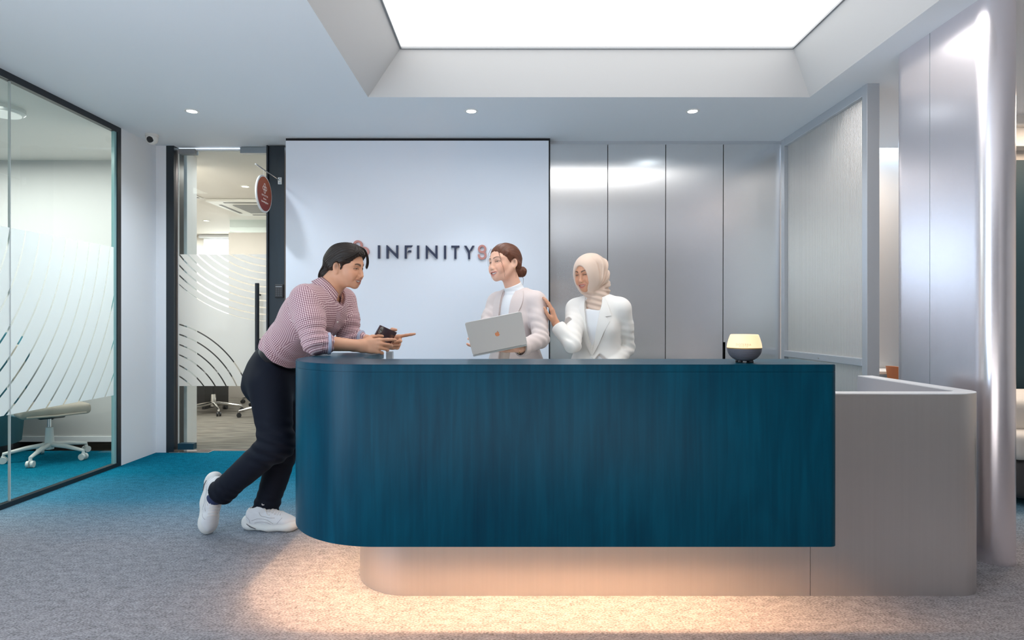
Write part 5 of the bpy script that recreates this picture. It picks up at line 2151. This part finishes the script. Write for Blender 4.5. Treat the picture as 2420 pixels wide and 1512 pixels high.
def blazer(root, o, R, arms, m, opening, sh, g=.016, seed=1, hem=-.62, sleeve=(.058, .050, .046), up_to=.92):
    S = SDF()
    female_torso(S, o, R, g, sh)
    S.set(o, R)
    S.cone((-.003, 0, -.45), (-.003, 0, hem), .150 + g, .158 + g, .05, flat=((1, 0, 0), .80))
    full = SDF()
    full.p = list(S.p)
    S.set()
    for s_, e_, w_ in arms:
        S.cone(s_, s_ + (e_ - s_) * .45, sleeve[0] + .004, sleeve[0], .03)
        S.cone(s_ + (e_ - s_) * .45, e_, sleeve[0], sleeve[1], .02)
        S.cone(e_, e_ + (w_ - e_) * up_to, sleeve[1], sleeve[2], .012)
    S.set(o, R)

    def neckhole(p):
        q = (p - o) @ R
        return np.maximum(-(q[:, 2] + .012 + .25 * q[:, 0]), np.hypot(q[:, 0], q[:, 1]) - .072)
    S.p.append((neckhole, .006, -1))
    opening(S)
    S.set(o, R)
    S.cut((0, 0, hem), (0, 0, -1))
    S.set()
    for s_, e_, w_ in arms:
        d_ = nv(w_ - e_)
        c_ = e_ + (w_ - e_) * up_to

        def cuffcut(p, c=c_, d=d_):
            q = p - c
            t = q @ d
            return np.maximum(-t, np.linalg.norm(q - t[:, None] * d, axis=1) - .10)
        S.p.append((cuffcut, .002, -1))

    def folds(p):
        out = .0016 * wob(p, (26, 26, 26), seed)
        for s_, e_, w_ in arms:
            gq = np.exp(-((p - e_) ** 2).sum(1) / .010)
            out += .0036 * gq * np.sin((p - e_) @ nv(s_ - w_) * 150 + 3.2 * wob(p, (18, 18, 18), seed + 1))
            a_ = s_ + (e_ - s_) * .45
            gq = np.exp(-((p - a_) ** 2).sum(1) / .008)
            out += .0014 * gq * np.sin((p @ (nv(s_ - e_) + R[:, 1] * .6)) * 150 + 2 * wob(p, (14, 14, 14), seed + 2))
        return out
    S.disp, S.amp = folds, .007
    pts = [o, o + R @ np.array([0, 0, hem])] + [p for a in arms for p in a]
    V, Fq = grow(S, .0042, *bbox(pts, .17), relax=1)
    np_mesh('blazer', V, Fq, m, root)
    return full


def lapels(root, full, o, R, m, inner, outer, zs, off=.004):
    """inner / outer = half widths of the lapel's two edges at the heights zs"""
    for s in (1, -1):
        rows = []
        for z, a, b in zip(zs, inner, outer):
            rows.append((o + R @ np.array([.05, s * a, z]), o + R @ np.array([.05, s * b, z])))
        if s < 0:
            rows = [(r[1], r[0]) for r in rows]
        sheet('lapel', full, rows, -R[:, 0], m, root, off=off, th=.0035, back=.25, sub=4)


# ---- woman with the laptop
wa = thing('person', 'woman with brown hair bun and pale pink blazer holding an open laptop', 'person', (.05, 3.66, 0))
HdA, RhA, hsA = P(1192, 621, 3.66), face_frame(222, 1, 5), 1.035
oA, RA = P(1218, 693, 3.69), face_frame(236)
shA = .152
LsA, RsA = oA + RA @ np.array([-.01, shA, -.058]), oA + RA @ np.array([-.01, -shA, -.058])
armsA = [(LsA, P(1278, 802, 3.50), P(1229, 824, 3.37)), (RsA, P(1143, 790, 3.62), P(1141, 806, 3.42))]
RfL = frame((-1, -.12, -.06), (0, .1, -1))
RfR = frame((-.30, -.9, -.20), (0, .2, -1))
TH = ((.50, .80, -.30), (.70, .50, -.50), (.85, .30, -.40))
handsA = [(-1, RfL, [(6, 10, 8)] * 4, (.10, .03, -.03, -.10), TH), (1, RfR, [(8, 12, 10)] * 4, (.06, .02, -.04, -.08), ((.8, .30, -.35), (.92, .12, -.3), (.96, 0, -.2)))]
legsA = woman_common(wa, oA, RA, HdA, RhA, hsA, armsA, handsA, (0.82, 0.475, 0.34), (0.55, 0.19, 0.17), (0.06, 0.03, 0.018), .95, (1, -.05, -.1), .0034, .047, shA, .0040, .55)
trousers_shoes(wa, oA, RA, legsA, M['trousers_beige'], M['cream'])
# hair drawn back to a bun
S = SDF(HdA, RhA, hsA)
S.ell((-.016, 0, .038), (.102, .0815, .083), .01)
S.cone((-.07, 0, .0), (-.095, .004, -.045), .055, .030, .03)
for s in (1, -1):
    S.cone((.030, s * .070, .045), (-.05, s * .064, -.02), .015, .020, .02)
S.ell((.121, 0, -.030), (.084, .120, .108), .005, -1)
S.ell((.045, 0, -.075), (.082, .13, .078), .006, -1)
for s in (1, -1):
    S.ell((-.002, s * .090, -.014), (.021, .026, .033), .004, -1)
    S.cone((.024, s * .0715, .022), (.012, s * .0725, -.014), .006, .002, .006)
S.ell((-.124, .016, -.052), (.028, .032, .034), .008)
S.ell((-.106, .012, -.060), (.022, .024, .024), .01)


def bun_groove(p):
    q = (p - HdA) @ RhA / hsA
    v = q - np.array([-.105, .01, -.045])
    an = np.arctan2(v[:, 2], np.hypot(v[:, 0], 0) + .02)
    an2 = np.arctan2(v[:, 1], v[:, 2] + .12)
    n = wob(q, (30, 30, 30), 17, 2)
    bun = np.exp(-(((q - np.array([-.124, .016, -.052])) / .036) ** 2).sum(1) * 1.2)
    sp_ = np.sin(np.arctan2(q[:, 2] + .052, q[:, 1] - .016) * 2 + np.linalg.norm(q - np.array([-.124, .016, -.052]), axis=1) * 420)
    return (1 - bun) * .0016 * (np.sin(an2 * 60 + .9 * n) * .6 + np.sin(an2 * 140 + 1.5 * n) * .4) + bun * .0028 * sp_


S.disp, S.amp = bun_groove, .003
S.set()
V, Fq = grow(S, .0022, *bbox([HdA + .16, HdA - .17], .01), relax=1)
np_mesh('hair', V, Fq, M['hair_brown'], wa)
hs_ = MB()


def strand(pts, r, mb, Hd=HdA, Rh=RhA, hs=hsA):
    sm = smooth_path(pts, 5)
    mb.tube([Hd + Rh @ (np.array(p) * hs) for p in sm], [r * k for k in np.linspace(1, .3, len(sm))], 6)


strand([(.066, .030, .092), (.084, .050, .050), (.082, .061, .0), (.070, .065, -.050), (.060, .062, -.100)], .0016, hs_)
strand([(.064, .030, .092), (.081, .051, .050), (.078, .063, .0), (.066, .066, -.045), (.057, .063, -.085)], .0012, hs_)
strand([(.07, -.03, .086), (.083, -.046, .050), (.078, -.058, .0), (.068, -.056, -.055), (.060, -.054, -.095)], .0012, hs_)
strand([(-.01, .078, -.02), (-.02, .075, -.06), (-.022, .068, -.10)], .0012, hs_)
strand([(-.120, .02, -.075), (-.128, .02, -.10), (-.122, .018, -.135)], .0016, hs_)
hs_.build('hair_strands', M['hair_brown'], wa, angle=180)['kind'] = 'stuff'
er = HdA + RhA @ (np.array([-.006, .0845, -.044]) * hsA)
MB().lathe([(0, .004), (.0035, .002), (.004, 0), (.0035, -.002), (0, -.004)], seg=12, c=er).build('earring', mat('gold', (.75, .52, .25), .25, 1.0), wa)
# white turtleneck
S = SDF()
female_torso(S, oA, RA, .004, shA)
nkA = HdA + RhA @ np.array([-.022, 0, -.045]) * hsA
axA = nv(nkA - oA)
S.set()
S.cone(oA - axA * .04, oA + axA * .085, .064, .0565, .02)
S.cut(oA + axA * .055, nv(axA + .10 * RA[:, 0]))
S.set(oA, RA)
S.cut((0, 0, -.55), (0, 0, -1))
S.disp, S.amp = (lambda p: .0016 * np.sin((p @ RA[:, 2]) * 260) * np.exp(-(((p - oA) @ RA[:, 2] - .005) / .02) ** 2) + .001 * wob(p, (25, 25, 25), 41)), .003
S.set()
V, Fq = grow(S, .0045, *bbox([oA + [0, 0, .08], oA - [0, 0, .56]], .23), relax=1)
np_mesh('turtleneck', V, Fq, M['knit_white'], wa)


def openA(S):
    S.box((.16, .0, -.33), (.16, .040, .36), .012, .006, -1)


fullA = blazer(wa, oA, RA, armsA, M['blazer_pink'], openA, shA, .017, 51, -.60, (.055, .050, .046), .90)
lapels(wa, fullA, oA, RA, M['blazer_pink'], [.046, .042, .039, .038, .037, .037, .037, .037], [.088, .102, .106, .102, .094, .080, .060, .041], [.012, -.02, -.05, -.085, -.12, -.17, -.25, -.33])
collar('blazer_collar', oA, RA[:, 2], RA[:, 0], [(.066, .062, .006), (.070, .067, .026), (.080, .078, .020), (.098, .094, -.018)], 48, M['blazer_pink'], wa, .0, .0)
# pale turned-back cuff on her near sleeve
for s_, e_, w_ in armsA:
    d_ = nv(w_ - e_)
    MB().lathe([(.040, -.02), (.0505, -.022), (.0525, 0), (.0515, .014), (.041, .015)], seg=32, R=frame((0, 0, 1), d_), c=e_ + (w_ - e_) * .90, close=False).build('cuff', M['blazer_pink'], wa)
MB().lathe([(.0265, -.003), (.0295, -.002), (.0295, .002), (.0265, .003)], seg=28, R=frame((0, 0, 1), RfL[:, 0]), c=armsA[0][2] + RfL[:, 0] * .006).build('bangle', bpy.data.materials['gold'], wa)

# laptop
Hc = P(1181.5, 825, 3.23)
uL = nv(P(1246, 812, 3.23) - P(1117, 838, 3.23))
upv = P(1168, 750, 3.115) - Hc
upv = nv(upv - uL * (upv @ uL))
nL = np.cross(uL, upv)
if nL[1] > 0:
    nL = -nL
Rlid = np.stack([uL, upv, np.cross(uL, upv)], 1)
sg = 1 if (Rlid[:, 2] @ nL) > 0 else -1
lw_, lh_ = .304, .213
lt = thing('laptop', 'open silver grey laptop with a copper emblem held over the counter', 'laptop', tuple(Hc))
M['lap'] = mat('laptop_silver', (0.56, 0.54, 0.53), .42, .55)


def rrect(w, h, r, n=6):
    out = []
    for cx_, cy_, a0 in ((w / 2 - r, h / 2 - r, 0), (-w / 2 + r, h / 2 - r, PI / 2), (-w / 2 + r, -h / 2 + r, PI), (w / 2 - r, -h / 2 + r, 1.5 * PI)):
        out += arc(cx_, cy_, r, a0, a0 + PI / 2, n)
    return out


cL = Hc + upv * lh_ / 2
MB().prism(rrect(lw_, lh_, .011), -.0025, .0025, R=Rlid, at=cL, bevel=.0008).build('lid', M['lap'], lt, angle=30)
scr = Rlid.copy()
MB().prism(rrect(lw_ - .008, lh_ - .010, .008), -.0006, .0006, R=Rlid, at=cL - nL * .0027).build('screen', M['black_plastic'], lt, angle=30)
bL = nv(np.array([0, 1, .04]) - uL * (np.array([0, 1, .04]) @ uL))
nB = nv(np.cross(uL, bL))
Rbase = np.stack([uL, bL, nB], 1)
cB = Hc + bL * (lh_ / 2 + .004) - nB * .006 * (1 if nB[2] > 0 else -1)
MB().prism(rrect(lw_, lh_, .011), -.006, .006, R=Rbase, at=cB, bevel=.0015).build('base', M['lap'], lt, angle=30)
kb = MB()
for r_ in range(5):
    for c_ in range(13):
        kb.box(-.128 + c_ * .0198, -.112 + c_ * .0198, -.062 + r_ * .0185, -.046 + r_ * .0185, .0058, .0072, R=Rbase, at=cB)
kb.build('keyboard', M['black_plastic'], lt, smooth=False)['kind'] = 'stuff'
MB().cyl(Hc - uL * .12 + bL * .006, Hc + uL * .12 + bL * .006, .003, seg=12).build('hinge', M['black_plastic'], lt)
body_pts = [(.03, .50), (.16, .56), (.30, .58), (.48, .52), (.62, .40), (.66, .34), (.56, .24), (.49, .08), (.52, -.10), (.62, -.22), (.72, -.28), (.64, -.50), (.50, -.74), (.36, -.90), (.22, -.95), (.06, -.90), (-.08, -.90), (-.22, -.95), (-.38, -.90), (-.54, -.70), (-.68, -.42), (-.75, -.10), (-.72, .18), (-.60, .40), (-.42, .54), (-.22, .56)]
leaf = [(.00, .62), (.02, .80), (.14, .98), (.32, 1.08), (.33, .92), (.24, .74), (.10, .64)]
a_s = .0170
Rem = np.stack([uL, upv, np.cross(uL, upv)], 1) if sg > 0 else np.stack([-uL, upv, np.cross(-uL, upv)], 1)
# seen from the camera the emblem reads with its bite on the viewer's right
flip = 1 if (Rem[:, 0] @ np.array([1., 0, 0])) > 0 else -1
for nm_, pts_ in (('emblem', body_pts), ('emblem_leaf', leaf)):
    MB().prism([(x * a_s * flip, (y - .05) * a_s) for x, y in pts_], .0024, .0031, R=Rem, at=cL + uL * .004).build(nm_, mat('copper_mirror', (0.62, 0.25, 0.13), .25, .8), lt, smooth=False)

# ---- woman in the headscarf
wb = thing('person', 'woman in beige headscarf and cream blazer resting a hand on her colleague', 'person', (.53, 3.66, 0))
HdB, RhB, hsB = P(1391, 645, 3.64), face_frame(227, 12, 2), .955
oB, RB = P(1412, 708, 3.67), face_frame(246)
shB = .146
LsB, RsB = oB + RB @ np.array([-.01, shB, -.058]), oB + RB @ np.array([-.01, -shB, -.058])
armsB = [(LsB, P(1482, 822, 3.70), P(1438, 872, 3.52)), (RsB, P(1353, 815, 3.46), P(1314, 765, 3.55))]
RfBL = frame((-.55, -.7, -.45), (.7, -.6, .3))
RfBR = frame((-.27, .04, .96), (.95, -.28, .22))
handsB = [(-1, RfBL, [(14, 18, 12)] * 4, (.08, .02, -.04, -.10), ((.6, .7, -.3), (.85, .4, -.2), (.95, .1, -.2))), (1, RfBR, [(10, 10, 8), (12, 14, 10), (16, 16, 12), (20, 20, 14)], (.06, .0, -.05, -.10), ((.82, .42, -.30), (.95, .12, -.22), (.98, -.02, -.16)))]
legsB = woman_common(wb, oB, RB, HdB, RhB, hsB, armsB, handsB, (0.62, 0.315, 0.195), (0.46, 0.13, 0.12), (0.035, 0.018, 0.012), .6, (1, 0, -.5), .0026, .047, shB, .0050, .45)
trousers_shoes(wb, oB, RB, legsB, M['blazer_cream'], M['cream'])
# headscarf: close over the head, drawn under the chin and wound round the neck
S = SDF(HdB, RhB, hsB)
S.ell((-.020, 0, .036), (.109, .0935, .089), .02)
S.ell((-.085, 0, -.005), (.062, .080, .100), .04)
S.cone((-.040, 0, .01), (-.070, .004, -.085), .090, .062, .04)
S.ell((-.095, .012, -.075), (.050, .066, .070), .03)
S.ell((.006, 0, -.030), (.070, .0985, .085), .03)
S.ell((.030, 0, -.012), (.074, .086, .110), .02)
S.cone((-.010, 0, -.100), (-.020, 0, -.150), .058, .060, .02)
for s in (1, -1):
    S.cone((.014, s * .050, -.050), (.039, s * .035, -.095), .034, .024, .03)
S.ell((.138, -.001, -.022), (.098, .0590, .0960), .006, -1)
S.set(oB, RB)
S.cone((.0, 0, .030), (.0, 0, -.02), .058, .074, .02)
S.cone((.035, .0, .0), (.062, .012, -.075), .060, .050, .03, flat=((1, 0, 0), .75))
S.cone((-.055, .02, .04), (-.085, .03, -.01), .045, .030, .03)


def scarf_folds(p):
    q = (p - HdB) @ RhB / hsB
    v = q - np.array([.015, .055, -.115])
    an = np.arctan2(v[:, 2], -v[:, 0] + .02)
    d_ = np.linalg.norm(v, axis=1)
    n = wob(q, (14, 14, 14), 61, 2)
    side = np.clip((.050 - q[:, 0]) / .05, 0, 1) * np.clip((q[:, 2] + .13) / .03, 0, 1) * np.clip((.120 - q[:, 2]) / .07, 0, 1)
    w = (p - oB) @ RB
    wrap = np.clip((-q[:, 2] - .105) / .02, 0, 1)
    return side * np.clip(d_ / .09, .2, 1) * (.0068 * np.sin(an * 17 + 1.4 * n) + .0028 * np.sin(an * 39 + 2.0 * n)) + wrap * (.0040 * np.sin(w[:, 2] * 190 + w[:, 1] * 55 + 1.5 * n))


S.disp, S.amp = scarf_folds, .006
S.set()
V, Fq = grow(S, .003, *bbox([HdB + [.15, .15, .15], HdB - .17, oB - [0, 0, .13]], .03), relax=1)
np_mesh('headscarf', V, Fq, M['hijab'], wb)
# scarf edge round the face
# white top under the blazer
S = SDF()
female_torso(S, oB, RB, .003, shB)
S.set(oB, RB)
S.cut((0, 0, -.55), (0, 0, -1))
S.cut((0, 0, -.03), (.35, 0, 1))
S.disp, S.amp = (lambda p: .0012 * wob(p, (22, 22, 22), 71)), .002
S.set()
V, Fq = grow(S, .005, *bbox([oB, oB - [0, 0, .56]], .22), relax=1)
np_mesh('top', V, Fq, M['knit_white'], wb)


def openB(S):
    S.cone((.13, -.004, -.02), (.13, -.004, -.335), .058, .004, .004, -1, flat=((1, 0, 0), 2.2))


fullB = blazer(wb, oB, RB, armsB, M['blazer_cream'], openB, shB, .017, 81, -.62, (.058, .049, .045), .86)
zsB = [.010, -.03, -.065, -.100, -.106, -.135, -.20, -.27, -.335]
inB = [.060, .056, .050, .044, .043, .038, .026, .014, .003]
ouB = [.066, .085, .100, .112, .080, .106, .075, .042, .008]
lapels(wb, fullB, oB, RB, M['blazer_cream'], inB, ouB, zsB)
collar('blazer_collar', oB, RB[:, 2], RB[:, 0], [(.074, .072, .004), (.078, .076, .022), (.088, .086, .016), (.104, .100, -.020)], 55, M['blazer_cream'], wb, .0, .0)
h_ = surf_ray(fullB, (oB + RB @ np.array([.35, -.004, -.355]))[None], -RB[:, 0], .6)[0]
MB().lathe([(0, .006), (.008, .0055), (.0095, .003), (.009, 0)], seg=18, R=frame((0, 0, 1), RB[:, 0]), c=h_).build('button', M['white_plastic'], wb)
